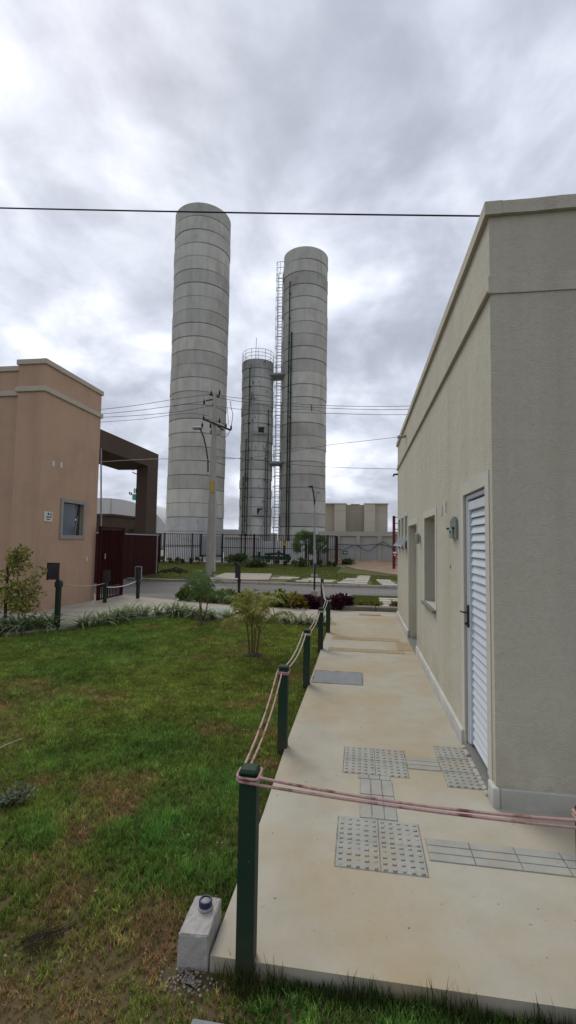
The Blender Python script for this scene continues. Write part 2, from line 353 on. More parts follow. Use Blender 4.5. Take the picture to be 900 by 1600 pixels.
# ================================================================== the setting
def lawn_edge(x):       # far edge of the lawn
    return np.interp(x, [-9, -6.0, -5.25, -4.75, -4.1, -3.0, -0.5], [7.2, 7.45, 8.4, 9.4, 10.1, 9.85, 9.75])
struct(MB().add([(-700,-60,-.16),(700,-60,-.16),(700,900,-.16),(-700,900,-.16)], [(0,1,2,3)]).build('ground', 'ground'))
def lawn_z(x, y): return -0.062 + 0.022*(fbm(x*1.3+5, y*1.3+3, 3)-0.5)
def grid(x0, x1, nx, y0, y1, ny, zf):
    X, Y = np.meshgrid(np.linspace(x0, x1, nx), np.linspace(y0, y1, ny)); Z = zf(X, Y)
    vs = np.stack([X, Y, Z], -1).reshape(-1, 3).tolist()
    return MB().add(vs, [(j*nx+i, j*nx+i+1, (j+1)*nx+i+1, (j+1)*nx+i) for j in range(ny-1) for i in range(nx-1)])
g = grid(-12, 5, 120, -2.5, 10.4, 100, lawn_z); g.smooth = True
lawn = struct(g.build('lawn', 'soil'))
# walkway
walk = MB().poly([(-0.58,1.905),(3.6,1.945),(3.6,3.45),(0.93,3.45),(0.93,10.88),(-0.60,10.88),(-0.575,6),(-0.585,4.0),(-0.57,2.9)], -0.2, 0.0).build('walkway', 'walk'); struct(walk)
# pavement behind the lawn, along the pink building and to the walkway
pts = [(-0.60, 10.90), (3.6, 10.90), (3.6, 11.68), (-1.6, 11.62), (-5.3, 12.55), (-7.14, 13.2), (-9, 13.2), (-9, 7.2)]
pts += [(x, float(lawn_edge(np.array(x)))) for x in (-6.0, -5.25, -4.75, -4.4, -4.1, -3.5, -3.0, -1.8, -0.62)]
pav = struct(MB().poly(pts, -0.2, -0.006).build('pavement', 'side'))
for a, b in (((-0.6, 10.89), (3.6, 10.89)), ((-3.2, 9.9), (-3.2, 12.0)), ((-5.1, 9.0), (-7.1, 9.6)), ((-1.3, 9.8), (-1.3, 11.6))):
    MB().bar((*a, -0.003), (*b, -0.003), 0.018, 0.007).build('pavement_joint', 'bed', pav)
# road and driveway
road = struct(MB().poly([(-60,13.4),(-9,13.25),(-7.14,13.25),(-5.3,12.6),(-1.75,11.7),(-0.75,12.0),(-0.72,14.62),(60,14.72),(60,18.2),(-60,18.9)], -0.15, -0.085).build('road', 'asph'))
def kerb_line(a, b, w, z1, m, n, name='kerb_stone'):
    a = Vector(a); b = Vector(b); d = (b-a)/n; ang = math.atan2(d.y, d.x); L = d.length
    me = MB().box(-L/2+.006, L/2-.006, -w/2, w/2, -.2, z1, bev=.015).mesh(name, MT[m])
    root = struct(B(min(a.x, b.x), max(a.x, b.x), (a.y+b.y)/2-.02, (a.y+b.y)/2+.02, -.2, -.12).build('kerb', m))
    for i in range(n):
        p = a + d*(i+.5); inst(name, me, (p.x, p.y, random.uniform(-.006, .004)), root, (0, 0, ang))
    return root
kerb_line((-26, 18.95), (9, 18.45), .14, .02, 'kerb', 35)
kerb_line((-0.66, 14.66), (9.3, 14.76), .14, .02, 'kerb', 10)
kerb_line((-0.6, 11.84), (5.4, 11.9), .26, .09, 'kerbd', 6)
# near verge
nv = grid(-0.6, 9.3, 40, 11.95, 14.6, 16, lambda X, Y: 0.03+0.02*(fbm(X*2, Y*2, 2)-.5)); nv.smooth = True
nverge = struct(nv.build('verge', 'verge'))
def slab_group(cx, y0, n, w, d, gap, parent, z, skew=0.0):
    me = MB().box(-w/2, w/2, -d/2, d/2, -.04, .02, bev=.008).mesh('slab', MT['slab'])
    for i in range(n):
        y = y0 + i*(d+gap)
        inst('slab', me, (cx + skew*(y-y0) + random.uniform(-.02, .02), y, z+random.uniform(-.004, .006)), parent, (0, 0, random.uniform(-.03, .03)))
slab_group(0.86, 12.35, 4, .62, .40, .10, nverge, .045)
slab_group(-0.42, 12.9, 4, .34, .38, .09, nverge, .045)
slab_group(3.3, 12.35, 4, .62, .40, .10, nverge, .045)
# far verge: rises gently towards the fence
def fz(X, Y): return -0.01 + 0.03*(fbm(X*.5+3, Y*.5, 3)-.5) + 0.10*np.exp(-((X+3.5)**2/9+(Y-26)**2/6))
fv = grid(-40, 30, 150, 18.6, 31.8, 40, fz); fv.smooth = True
fverge = struct(fv.build('verge', 'verge'))
yard = struct(MB().add([(-60,31.6,-.02),(40,31.6,-.02),(40,75,-.02),(-60,75,-.02)], [(0,1,2,3)]).build('yard', 'side'))
rp = [gz(322, 907), gz(420, 908), gz(425, 898), gz(352, 897)]
struct(MB().poly([(p.x, p.y) for p in rp], -.1, .062).build('driveway_ramp', 'side'))
def far_slabs(px, py, n, w, skew=0.0):
    p = gz(px, py); slab_group(p.x, p.y, n, w, .55, .16, fverge, float(fz(np.array(p.x), np.array(p.y)))+.035, skew)
far_slabs(472, 909, 3, .55, .25); far_slabs(503, 910, 2, .9, .1); far_slabs(540, 912, 4, .62, .12)
far_slabs(562, 913, 7, .58, .06); far_slabs(608, 915, 4, .6, -.05); far_slabs(440, 905, 2, .9, .3)
dp = [gz(530, 884), gz(560, 891), gz(620, 900), gz(680, 903), gz(680, 888), gz(620, 889), gz(560, 882)]
dpm = MB(); dpm.poly([(p.x, p.y) for p in dp], -.1, .075)
struct(dpm.build('dirt_path', 'dirt'))
# earth bank under the boundary wall
bk = grid(-2.4, 8, 40, 30.0, 36.5, 24, lambda X, Y: -0.03 + 0.42*np.clip((Y-31.0+X*.25)/4, 0, 1)*(0.7+0.6*fbm(X*.9, Y*.9, 3))); bk.smooth = True
struct(bk.build('earth_bank', 'dirt'))

# ---- tactile tiles and manhole in the walkway (pieces of it)
def dot_tile(s, m):
    b = MB(); b.box(-s/2, s/2, -s/2, s/2, -.006, .0045, bev=.003)
    k = 5; st = s/k
    for i in range(k):
        for j in range(k):
            x = -s/2+st*(i+.5); y = -s/2+st*(j+.5)
            b.lathe(x, y, [(.0125,.0045),(.0105,.0068),(.0001,.0078)], 8)
    return b.mesh('tactile_tile', MT[m])
def dirt_ring(b, x, y, z):  # worn dirt that collects at the foot of a stud, a thin collar
    b.lathe(x, y, [(.0215, z), (.0155, z+.0006)], 10)
TS = .232
dm = dot_tile(TS-.004, 'tile')
shade_dirt_marks = MB()
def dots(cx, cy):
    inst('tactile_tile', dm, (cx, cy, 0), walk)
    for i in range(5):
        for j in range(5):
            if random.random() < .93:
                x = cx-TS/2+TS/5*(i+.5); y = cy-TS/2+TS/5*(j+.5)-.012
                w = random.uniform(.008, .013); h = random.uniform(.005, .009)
                shade_dirt_marks.add([(x-w, y-h, .0052), (x+w, y-h*.8, .0052), (x+w*.9, y+h, .0052), (x-w*.8, y+h, .0052)], [(0,1,2,3)])  # painted stud shadow and dirt, on the near side of the stud
bed = MB()
def bedq(x0, x1, y0, y1): bed.add([(x0,y0,.0012),(x1,y0,.0012),(x1,y1,.0012),(x0,y1,.0012)], [(0,1,2,3)])
for i in range(2):
    for j in range(2):
        dots(-.115+TS*(i+.5), 2.51+.22*(j+.5)+.0)
        dots(-.108+TS*(i+.5), 3.50+.218*(j+.5))
# rows are slightly shorter than the tiles are wide: keep real tile sizes
bedq(-.12, .352, 2.505, 2.955); bedq(-.113, .359, 3.495, 3.94)
for j in range(3): dots(.722, 3.43+.216*(j+.5))
bedq(.603, .84, 3.425, 4.083)
def bars(x0, x1, y0, y1, along, n, m='tile'):
    b = MB()
    for k in range(n):
        if along == 'x': yy = y0+(y1-y0)*k/n; b.box(x0+.003, x1-.003, yy+.0028, yy+(y1-y0)/n-.0028, -.006, .005, bev=.002)
        else: xx = x0+(x1-x0)*k/n; b.box(xx+.0028, xx+(x1-x0)/n-.0028, y0+.003, y1-.003, -.006, .005, bev=.002)
    b.build('tactile_tile', m, walk); bedq(x0, x1, y0, y1)
bars(.01, .235, 2.958, 3.225, 'y', 3, 'tile'); bars(.012, .232, 3.228, 3.43, 'y', 3, 'tile'); bars(.0, .225, 3.432, 3.493, 'y', 3, 'tile')
for k in range(5): bars(.372+.232*k, .372+.232*(k+1), 2.635, 2.825, 'x', 3, 'tile')
bars(.362, .600, 3.64, 3.84, 'x', 3, 'tile')
for k in range(5): bars(-.47+.232*k, -.47+.232*(k+1), 7.28, 7.50, 'y', 5, 'tilestain'); bars(-.47+.232*k, -.47+.232*(k+1), 8.15, 8.40, 'y', 5, 'tilestain')
bars(.60, .82, 7.52, 8.13, 'y', 5, 'tilestain'); bars(.0, .5, 11.0, 11.22, 'y', 9, 'tilestain')
bed.build('joint_bed', 'bed', walk)['kind'] = 'stuff'
shade_dirt_marks.build('stud_shade_dirt', 'studshade_dirt', walk)['kind'] = 'stuff'
mc = B(-.535, .035, 5.62, 6.13, -.02, .005, bev=.004).build('manhole_cover', 'cover', walk)
mf = MB(); mf.box(-.56, -.540, 5.60, 6.15, -.02, .0035); mf.box(.038, .052, 5.60, 6.15, -.02, .0035); mf.box(-.539, .0375, 5.60, 5.616, -.02, .0035); mf.box(-.539, .0375, 6.134, 6.15, -.02, .0035)
mf.build('manhole_frame', 'bed', walk)

# ================================================================== right building
WX = 0.862
rb = thing('utility_building', (WX, 3.23, 0), 'long beige stucco building beside the concrete walkway, with louvred door', 'building')
holes = [(3.40, 4.09, 0.03, 2.06), (5.58, 6.48, 0.90, 1.99), (7.32, 8.55, -.05, 1.96)] + [(y, y+.46, 1.56, 2.17) for y in (8.78, 9.50, 10.22)]
def holed_wall(plane, y0, y1, z0, z1, holes, depth, swap=1):
    ys = sorted({y0, y1, *[h[0] for h in holes], *[h[1] for h in holes]}); zs = sorted({z0, z1, *[max(z0, h[2]) for h in holes], *[h[3] for h in holes]})
    b = MB()
    for i in range(len(ys)-1):
        for j in range(len(zs)-1):
            cy = (ys[i]+ys[i+1])/2; cz = (zs[j]+zs[j+1])/2
            if any(h[0] < cy < h[1] and h[2] < cz < h[3] for h in holes): continue
            b.add([(plane, ys[i], zs[j]), (plane, ys[i+1], zs[j]), (plane, ys[i+1], zs[j+1]), (plane, ys[i], zs[j+1])], [(0,3,2,1)] if swap > 0 else [(0,1,2,3)])
    for h in holes:
        a, c, d, e = h; d = max(d, z0); p, q = plane, plane+depth
        b.add([(p,a,d),(q,a,d),(q,a,e),(p,a,e)], [(0,1,2,3)]); b.add([(p,c,d),(q,c,d),(q,c,e),(p,c,e)], [(0,3,2,1)])
        b.add([(p,a,e),(q,a,e),(q,c,e),(p,c,e)], [(0,1,2,3)]); b.add([(p,a,d),(q,a,d),(q,c,d),(p,c,d)], [(0,3,2,1)])
    return b
EY = 10.98
holed_wall(WX, 3.23, EY, -.1, 3.97, holes, .20).build('wall', 'stucco', rb)
w2 = MB()
w2.add([(WX,3.23,-.1),(6.8,3.23,-.1),(6.8,3.23,3.97),(WX,3.23,3.97)], [(0,1,2,3)])
w2.add([(WX,EY,-.1),(6.8,EY,-.1),(6.8,EY,3.97),(WX,EY,3.97)], [(0,3,2,1)])
w2.add([(6.8,3.23,-.1),(6.8,EY,-.1),(6.8,EY,3.97),(6.8,3.23,3.97)], [(0,1,2,3)])
w2.build('wall', 'stucco', rb)
B(WX+.1, 6.7, 3.33, EY-.1, 3.7, 3.75).build('roof', 'kerb', rb)
# inner back wall so that openings are closed
B(WX+.35, WX+.40, 3.4, EY-.15, -.1, 3.6).build('inner_wall', 'smooth', rb)
def frame_strip(b, x0, x1, y0, y1, z0, z1, wob=.0):   # rough plaster band run in short lengths so that its edges wander
    L = max(x1-x0, y1-y0); n = max(2, int(L/.18)); alongx = (x1-x0) > (y1-y0)
    vs = []; 
    for i in range(n+1):
        t = i/n; e = [random.uniform(-wob, wob) for _ in range(4)]
        if alongx:
            x = x0+(x1-x0)*t; vs += [(x, y0+e[0], z0+e[1]), (x, y1, z0+e[1]), (x, y1, z1+e[2]), (x, y0+e[0], z1+e[2])]
        else:
            y = y0+(y1-y0)*t; vs += [(x0+e[0], y, z0+e[1]), (x0+e[0], y, z1+e[2]), (x1, y, z1+e[2]), (x1, y, z0+e[1])]
    fs = [(4*i+k, 4*i+(k+1) % 4, 4*i+4+(k+1) % 4, 4*i+4+k) for i in range(n) for k in range(4)] + [(3,2,1,0), (4*n, 4*n+1, 4*n+2, 4*n+3)]
    b.add(vs, [f[::-1] for f in fs])
for z0, z1, pr in ((3.888, 3.978, .032), (3.342, 3.466, .012)):
    b = MB(); frame_strip(b, WX-pr, WX+.08, 3.23-pr, EY+pr, z0, z1, .0016)
    b.build('cornice', 'trim', rb)
    b = MB(); frame_strip(b, WX+.081, 6.8, 3.23-pr+.002, 3.30, z0+.0, z1+.0, .0022)
    b.build('cornice', 'trim', rb)
B(WX-.030, WX+.0, 3.20, EY+.02, 3.336, 3.356, bev=.004).build('drip_lip', 'trim', rb)
# skirting
for a, c in ((3.205, 3.33), (4.14, 7.32), (8.55, EY)): B(WX-.024, WX+.02, a, c, -.02, .125, bev=.008).build('skirting', 'skirt', rb)
B(WX+.021, 6.8, 3.208, 3.25, -.02, .122, bev=.008).build('skirting', 'skirtg', rb)
# smooth plaster surrounds
def surround(y0, y1, z0, z1, w, bottom=False):
    b = MB(); b.box(WX-.006, WX+.004, y0-w, y0-.0005, z0, z1+w); b.box(WX-.006, WX+.004, y1+.0005, y1+w, z0, z1+w); b.box(WX-.006, WX+.004, y0-.0005, y1+.0005, z1+.0005, z1+w-.0005)
    b.build('plaster_surround', 'smooth', rb)
surround(3.40, 4.09, .125, 2.06, .10); surround(5.58, 6.48, .90, 1.99, .09); surround(7.32, 8.55, .125, 1.96, .09)
for y in (8.78, 9.50, 10.22): surround(y, y+.46, 1.56, 2.17, .07)
# louvred door
door = B(WX+.052, WX+.060, 3.44, 4.05, .06, 2.03).build('door', 'dark', rb); tag(door, 'white louvred aluminium door')
b = MB(); b.box(WX+.018, WX+.07, 3.405, 3.44, .05, 2.055, bev=.004); b.box(WX+.018, WX+.07, 4.05, 4.085, .05, 2.055, bev=.004); b.box(WX+.019, WX+.07, 3.441, 4.049, 2.02, 2.054, bev=.004)
b.box(WX+.022, WX+.07, 3.458, 3.49, .06, 2.0, bev=.004); b.box(WX+.022, WX+.07, 4.008, 4.036, .06, 2.0, bev=.004); b.box(WX+.023, WX+.07, 3.491, 4.007, 1.93, 2.0, bev=.004)
b.build('door_frame', 'doorw', door)
NS = 29; z0 = .075; zs = (1.925-z0)/NS
sm = MB(); w = .257
sm.add([(.012,-w,0),(.012,w,0),(-.004,-w,-zs*.80),(-.004,w,-zs*.80),(-.004,-w,-zs*.90),(-.004,w,-zs*.90),(.004,-w,-zs*.92),(.004,w,-zs*.92)], [(0,1,3,2),(2,3,5,4),(4,5,7,6)])
sm.add([(.012,-w,0),(.012,w,0),(.02,-w,.004),(.02,w,.004)], [(0,2,3,1)])
sme = sm.mesh('slat', MT['doorw'])
for i in range(NS): inst('slat', sme, (WX+.040, 3.749, z0+zs*(i+1)), door)
b = MB(); b.box(WX+.005, WX+.022, 4.012, 4.033, .98, 1.16, bev=.003); b.tube([(WX+.008, 4.022, 1.10), (WX-.025, 4.022, 1.10), (WX-.03, 4.05, 1.10), (WX-.028, 4.10, 1.098)], .007, 8); b.lathe(WX-.004, 4.022, [(.010,1.0),(.010,1.02)], 8, True)
b.build('handle', 'dark', door)
b = MB(); b.box(WX-.01, WX+.09, 3.39, 4.10, .028, .046, bev=.003); b.build('threshold', 'granite', rb)
b = MB()
for i in range(12):
    y = 3.345+i*.064; b.box(WX-.022-random.uniform(0, .012), WX+.03, y, y+.058, -.02, random.uniform(.006, .024), bev=.006)
b.build('broken_step', 'skirtg', rb)
# window
win = B(WX+.165, WX+.172, 5.60, 6.46, .93, 1.97).build('window', 'glassd', rb)
b = MB(); b.box(WX+.15, WX+.185, 5.585, 5.62, .925, 1.985); b.box(WX+.15, WX+.185, 6.44, 6.475, .925, 1.985); b.box(WX+.151, WX+.185, 5.62, 6.44, 1.95, 1.985); b.box(WX+.151, WX+.185, 6.01, 6.05, .925, 1.95)
b.build('window_frame', 'doorw', win)
B(WX-.045, WX+.19, 5.545, 6.515, .865, .898, bev=.004).build('sill', 'granite', win)
# open doorway with its inner leaf
d2 = B(WX+.16, WX+.19, 7.34, 8.53, .02, 1.94).build('door', 'smooth', rb); tag(d2, 'recessed grey door leaf')
B(WX-.03, WX+.16, 7.33, 8.54, -.02, .012, bev=.004).build('threshold', 'granite', d2)
MB().tube([(WX+.16, 7.45, 1.0), (WX+.11, 7.45, 1.0), (WX+.11, 7.56, 1.0)], .009, 8).build('handle', 'dark', d2)
# hopper windows with tilted sashes
for y in (8.78, 9.50, 10.22):
    hw = B(WX+.11, WX+.118, y+.02, y+.44, 1.58, 2.15).build('window', 'glassd', rb)
    b = MB(); b.box(WX+.09, WX+.13, y+.002, y+.03, 1.565, 2.165); b.box(WX+.09, WX+.13, y+.43, y+.458, 1.565, 2.165); b.box(WX+.091, WX+.13, y+.03, y+.43, 2.13, 2.165)
    b.build('window_frame', 'doorw', hw)
    s = MB(); a = Vector((WX+.08, 0, 1.86)); c = Vector((WX-.10, 0, 1.61))
    for yy in (y+.04, y+.42): s.bar((a.x, yy, a.z), (c.x, yy, c.z), .03, .025)
    for p in (a, c): s.bar((p.x, y+.04, p.z), (p.x, y+.42, p.z), .03, .028)
    s.build('sash', 'doorw', hw)
    MB().add([(a.x, y+.05, a.z), (a.x, y+.41, a.z), (c.x, y+.41, c.z), (c.x, y+.05, c.z)], [(0,1,2,3)]).build('pane', 'glassd', hw)
    B(WX-.02, WX+.09, y+.01, y+.45, 1.545, 1.559).build('sill', 'granitel', hw)
# small fittings on the wall
t = thing('wall_sconce', (WX, 6.92, 1.63), 'grey wall lamp between the window and the doorway', 'lamp')
b = MB(); b.lathe(WX-.045, 6.92, [(.022,1.65),(.032,1.66),(.032,1.79),(.022,1.80)], 16, True); b.smooth = False; b.build('lamp_body', 'lampg', t); B(WX-.02, WX-.0005, 6.89, 6.95, 1.68, 1.77).build('bracket', 'lampg', t)
B(WX-.065, WX-.025, 6.885, 6.955, 1.70, 1.712).build('collar', 'lampg', t)
t = thing('wall_fixture', (WX, 4.46, 1.70), 'grey green metal fixture with upright bars beside the louvred door', 'wall fixture')
b = MB()
for i, (y, z0, z1) in enumerate(((4.60, 1.725, 1.88), (4.545, 1.76, 1.89), (4.47, 1.75, 1.905), (4.40, 1.715, 1.90), (4.34, 1.70, 1.88))): b.box(WX-.016-.002*i, WX-.0005, y-.019, y+.019, z0, z1, bev=.004)
b.build('bar', 'plate', t)
B(WX-.036, WX-.027, 4.40, 4.56, 1.705, 1.80, bev=.004).build('plate', 'plate', t); b = MB()
for y in (4.62, 4.37): b.tube([(WX-.045, y, 1.797), (WX-.0005, y, 1.797)], .010, 8)
b.tube([(WX-.045, 4.48, 1.765), (WX-.03, 4.48, 1.765)], .009, 8); b.build('bolt', 'dark', t)
for y, z, nm in ((5.12, 2.01, 'far'), (4.90, 2.03, 'near')):
    o = B(WX-.012, WX-.0005, y-.018, y+.018, z-.055, z+.055, bev=.003).build('wall_plate', 'offw'); tag(o, f'{"left" if nm=="far" else "right"} one of two small white plates on the beige wall above the fixture', 'wall plate')
tag(B(WX-.006, WX-.0005, 4.66, 4.69, 1.42, 1.455, bev=.002).build('wall_plug', 'plate'), 'tiny grey plug on the beige wall below the grey fixture', 'plug')
tag(MB().tube([(WX-.001, 9.0, 3.69), (WX-.16, 9.0, 3.67)], .03, 10).build('drain_spout', 'lampg'), 'short grey drain spout sticking out under the roof edge of the beige building', 'spout')
tag(MB().tube([(WX-.001, 10.93, 3.24), (WX-.09, 10.93, 3.235), (WX-.1, 10.93, 3.19)], .022, 10).build('drain_spout', 'dark'), 'short dark spout at the far corner of the beige building under the lower band', 'spout')

# ================================================================== pink gatehouse (left)
PX = -7.14
lb = thing('gatehouse', (PX, 9.52, 0), 'pink brown stucco building with pale cornice bands at the left', 'building')
b = holed_wall(PX, 9.52, 11.87, -.2, 5.72, [(10.36, 11.22, 1.72, 2.54)], -.16, -1)
b.add([(PX,9.52,-.2),(PX,9.52,5.72),(-7.82,9.52,5.72),(-7.82,9.52,-.2)], [(0,1,2,3)])
b.add([(-7.82,9.52,-.2),(-7.82,9.52,5.72),(-7.82,9.66,5.72),(-7.82,9.66,-.2)], [(0,1,2,3)])
b.add([(-7.82,9.66,-.2),(-7.82,9.66,5.64),(-14,9.66,5.64),(-14,9.66,-.2)], [(0,1,2,3)])
b.add([(PX,11.87,-.2),(-14,11.87,-.2),(-14,11.87,5.72),(PX,11.87,5.72)], [(0,1,2,3)])
b.add([(-14,9.66,-.2),(-14,11.87,-.2),(-14,11.87,5.64),(-14,9.66,5.64)], [(0,3,2,1)])
b.build('wall', 'pink', lb)
B(-14, PX-.1, 9.7, 11.8, 5.3, 5.35).build('roof', 'kerb', lb)
for z0, z1, dz, pr in ((5.64, 5.765, -.09, .045), (5.00, 5.12, -.045, .05)):
    b = MB(); b.box(PX-.1, PX+pr, 9.52-pr, 11.87+pr, z0, z1, bev=.01); b.box(-7.82-pr, PX-.101, 9.52-pr+.002, 9.60, z0+.001, z1-.001, bev=.01)
    b.build('cornice', 'pinktrim', lb)
    B(-14, -7.82-pr-.001, 9.66-pr, 9.74, z0+dz, z1+dz, bev=.01).build('cornice', 'pinktrim', lb)
B(PX-.02, PX+.012, 9.50, 11.88, -.1, .10, bev=.004).build('skirting', 'pink', lb)
gw = B(PX-.10, PX-.09, 10.36, 11.22, 1.72, 2.54).build('window', 'glass', lb); tag(gw, 'small reflective window in a grey stone frame')
b = MB()
b.box(PX-.02, PX+.03, 10.28, 10.37, 1.63, 2.62, bev=.004); b.box(PX-.02, PX+.03, 11.21, 11.30, 1.63, 2.62, bev=.004); b.box(PX-.02, PX+.028, 10.371, 11.209, 2.53, 2.618, bev=.004); b.box(PX-.02, PX+.028, 10.371, 11.209, 1.632, 1.73, bev=.004)
b.build('window_frame', 'granitel', gw)
b = MB()
for k in range(5): b.box(PX-.089, PX-.084, 11.03+.03*(k % 3), 11.065+.03*(k % 3), 1.74+.16*k, 1.90+.16*k)
b.build('curtain_strip', 'granitel', gw); b = MB(); b.tube([(PX-.09, 11.02, 2.13), (PX-.07, 11.02, 2.13)], .028, 12); b.build('knob', 'white', gw)  # stepped pale strip added as a curtain edge on the pane
sg = thing('wall_sign', (PX, 9.83, 2.03), 'small pale plate with dark marks beside the stone framed window', 'sign')
B(PX+.0005, PX+.02, 9.69, 9.98, 2.03, 2.26, bev=.003).build('plate', 'offw', sg)
b = MB()
for y0, y1, z0, z1 in ((9.80, 9.85, 2.18, 2.235), (9.90, 9.935, 2.17, 2.235), (9.75, 9.945, 2.125, 2.15), (9.77, 9.90, 2.075, 2.095)): b.box(PX+.02, PX+.023, y0, y1, z0, z1)
b.build('marks', 'grn', sg)
tag(B(PX+.0005, PX+.016, 9.90, 9.97, 3.33, 3.46, bev=.003).build('wall_plate', 'offw'), 'small white plate on the pink wall, left one of a pair above the window', 'wall plate')
tag(B(PX+.0005, PX+.016, 10.19, 10.26, 3.35, 3.48, bev=.003).build('wall_plate', 'offw'), 'small white plate on the pink wall, right one of a pair above the window', 'wall plate')
p = at(26, 722, 9.66); tag(B(p.x-.05, p.x+.05, 9.645, 9.6595, p.z-.07, p.z+.07, bev=.003).build('wall_plate', 'offw'), 'small white plate on the set back pink wall at the left picture edge', 'wall plate')
tag(B(PX+.0005, PX+.014, 11.44, 11.50, 1.06, 1.17, bev=.003).build('wall_plate', 'offw'), 'small white plate low on the pink wall beside the maroon gate', 'wall plate')

# portal canopy over the vehicle entrance
QX = -9.9
pt = thing('entrance_portal', (QX, 19, 0), 'dark brown concrete portal frame behind the pink building', 'portal')
b = MB(); b.box(-12.0, QX, 14.2, 21.75, 5.12, 5.88); b.build('canopy', 'brown', pt)
B(QX-.55, QX-.001, 20.62, 21.74, -.1, 5.119).build('column', 'brown', pt)
B(QX-.75, QX-.001, 15.6, 16.35, -.1, 5.119).build('column', 'brown', pt)
MB().tube([at(158, 701, 16.3), at(158, 840, 16.3)], .03, 8).build('drain_pipe', 'galv', pt)
# slatted pedestrian gate
g1 = thing('pedestrian_gate', (-7.0, 12.3, -.05), 'tall maroon slatted gate beside the pink building', 'gate')
gy0, gy1 = 11.86, 13.08
n = 15; st = (gy1-gy0)/n
gm = MB().box(-.012, .012, -.026, .026, 0, 1.55, bev=.003).mesh('slat', MT['maroon_highlight'])
for i in range(n): inst('slat', gm, (-7.0, gy0+st*(i+.5), .34), g1)
gt = MB().box(-.012, .012, -.012, .012, 0, 1.92, bev=.003).mesh('bar', MT['maroon'])
for i in range(n): inst('bar', gt, (-6.972, gy0+st*(i+.5), .0), g1)
b = MB(); b.box(-7.03, -6.96, gy0-.05, gy0-.005, -.05, 2.0, bev=.004); b.box(-7.03, -6.96, gy1+.005, gy1+.06, -.05, 2.0, bev=.004); b.box(-7.02, -6.965, gy0, gy1, 1.94, 1.995, bev=.004); b.box(-7.02, -6.965, gy0, gy1, -.03, .03, bev=.004)
b.build('gate_frame', 'maroon', g1)
B(-6.95, -6.93, 12.02, 12.05, 1.1, 1.25).build('latch', 'galv', g1)
# sliding vehicle gate of sheet panels
g2 = thing('vehicle_gate', (-9.75, 20, -.05), 'wide solid maroon sliding gate in front of the portal column', 'gate')
gp = MB().box(-.015, .015, -.075, .075, 0, 1.86, bev=.006).mesh('panel', MT['maroon'])
y = 15.0
while y < 21.45: inst('panel', gp, (-9.75, y+.08, -.02), g2); y += .16
b = MB(); b.box(-9.80, -9.70, 14.95, 21.7, 1.845, 1.90, bev=.004); b.box(-9.80, -9.70, 14.95, 21.7, -.07, -.025); b.box(-9.80, -9.70, 21.48, 21.56, -.06, 1.84); b.build('gate_frame', 'galv', g2)
B(-9.81, -9.69, 21.565, 21.68, -.06, 1.84, bev=.004).build('gate_post', 'maroon', g2)
bb = thing('brown_outbuilding', (-12.5, 22, 0), 'low dark brown outbuilding behind the maroon gate', 'building')
p = at(176, 803, 24); B(p.x-5, p.x, 24, 28, -.1, p.z-.12).build('wall', 'brown', bb); B(p.x-5.1, p.x+.08, 23.92, 28.1, p.z-.12, p.z).build('roof', 'brown', bb)
p = at(196, 826, 26); tag(B(p.x-.6, p.x+1.6, 26, 26.2, -.1, p.z, bev=.02).build('garden_wall', 'brown'), 'low dark wall seen over the vehicle gate left of the portal column', 'wall')

# ================================================================== water towers
def tower(name, cx, cy, rad, top, nring, label, m, paint=None, jr=.05, gap=.04):
    t = thing(name, (cx, cy, 0), label, 'water tower', 'concrete water towers')
    h = top[1]; L = len
    core = MB(); core.lathe(0+cx, cy, [(rad-.07, -.1), (rad-.07, top[0]-.15)], 48, True); core.smooth = False; core.build('core', 'joint', t)
    ms = []
    for k in range(4):
        e = rad + random.uniform(-.012, .012); c = .03
        b = MB(); b.lathe(0, 0, [(rad-.09, gap/2), (e-c, gap/2), (e, gap/2+c), (e+random.uniform(-.01, .01), h*.5), (e, h-gap/2-c), (e-c, h-gap/2), (rad-.09, h-gap/2)], 72)
        b.smooth = True
        ms.append(b)
    meshes = {}
    def me(k, mm):
        if (k, mm) not in meshes:
            x = ms[k].mesh('ring', MT[mm])
            x.set_sharp_from_angle(angle=R(30)) if hasattr(x, 'set_sharp_from_angle') else None
            meshes[(k, mm)] = x
        return meshes[(k, mm)]
    z = top[0]-h; i = 0
    while z > -h*.9:
        mm = paint if (paint and z < top[2]) else m
        inst('ring', me(random.randrange(4), mm), (cx+random.uniform(-.03, .03), cy+random.uniform(-.03, .03), max(z, -h)+random.uniform(-.012, .012)), t, (random.uniform(-.003, .003), random.uniform(-.003, .003), random.uniform(0, 6.28)))
        z -= h; i += 1
    b = MB(); b.lathe(cx, cy, [(rad-.02, top[0]-.02), (rad-.02, top[0]+.02), (rad-.25, top[0]+.06)], 72, True); b.build('roof', m, t)
    return t
TL = tower('water_tower', -15.27, 42, 2.66, (32.75, 1.263, 3.6), 26, 'tallest concrete ring water tower, leftmost, without ladder or railing', 'tower', 'towerp')
TR = tower('water_tower', -5.63, 46, 2.27, (30.6, 1.25, -1), 25, 'tall concrete ring water tower on the right with caged ladder and green pipes', 'tower')
TM = tower('water_tower', -10.2, 45, 1.60, (19.4, .905, -1), 22, 'shortest weathered water tower in the middle with a railing on top', 'towerd')
def pipe(t, pts, r=.07, m='grn', name='pipe'): return MB().tube(pts, r, 8).build(name, m, t)
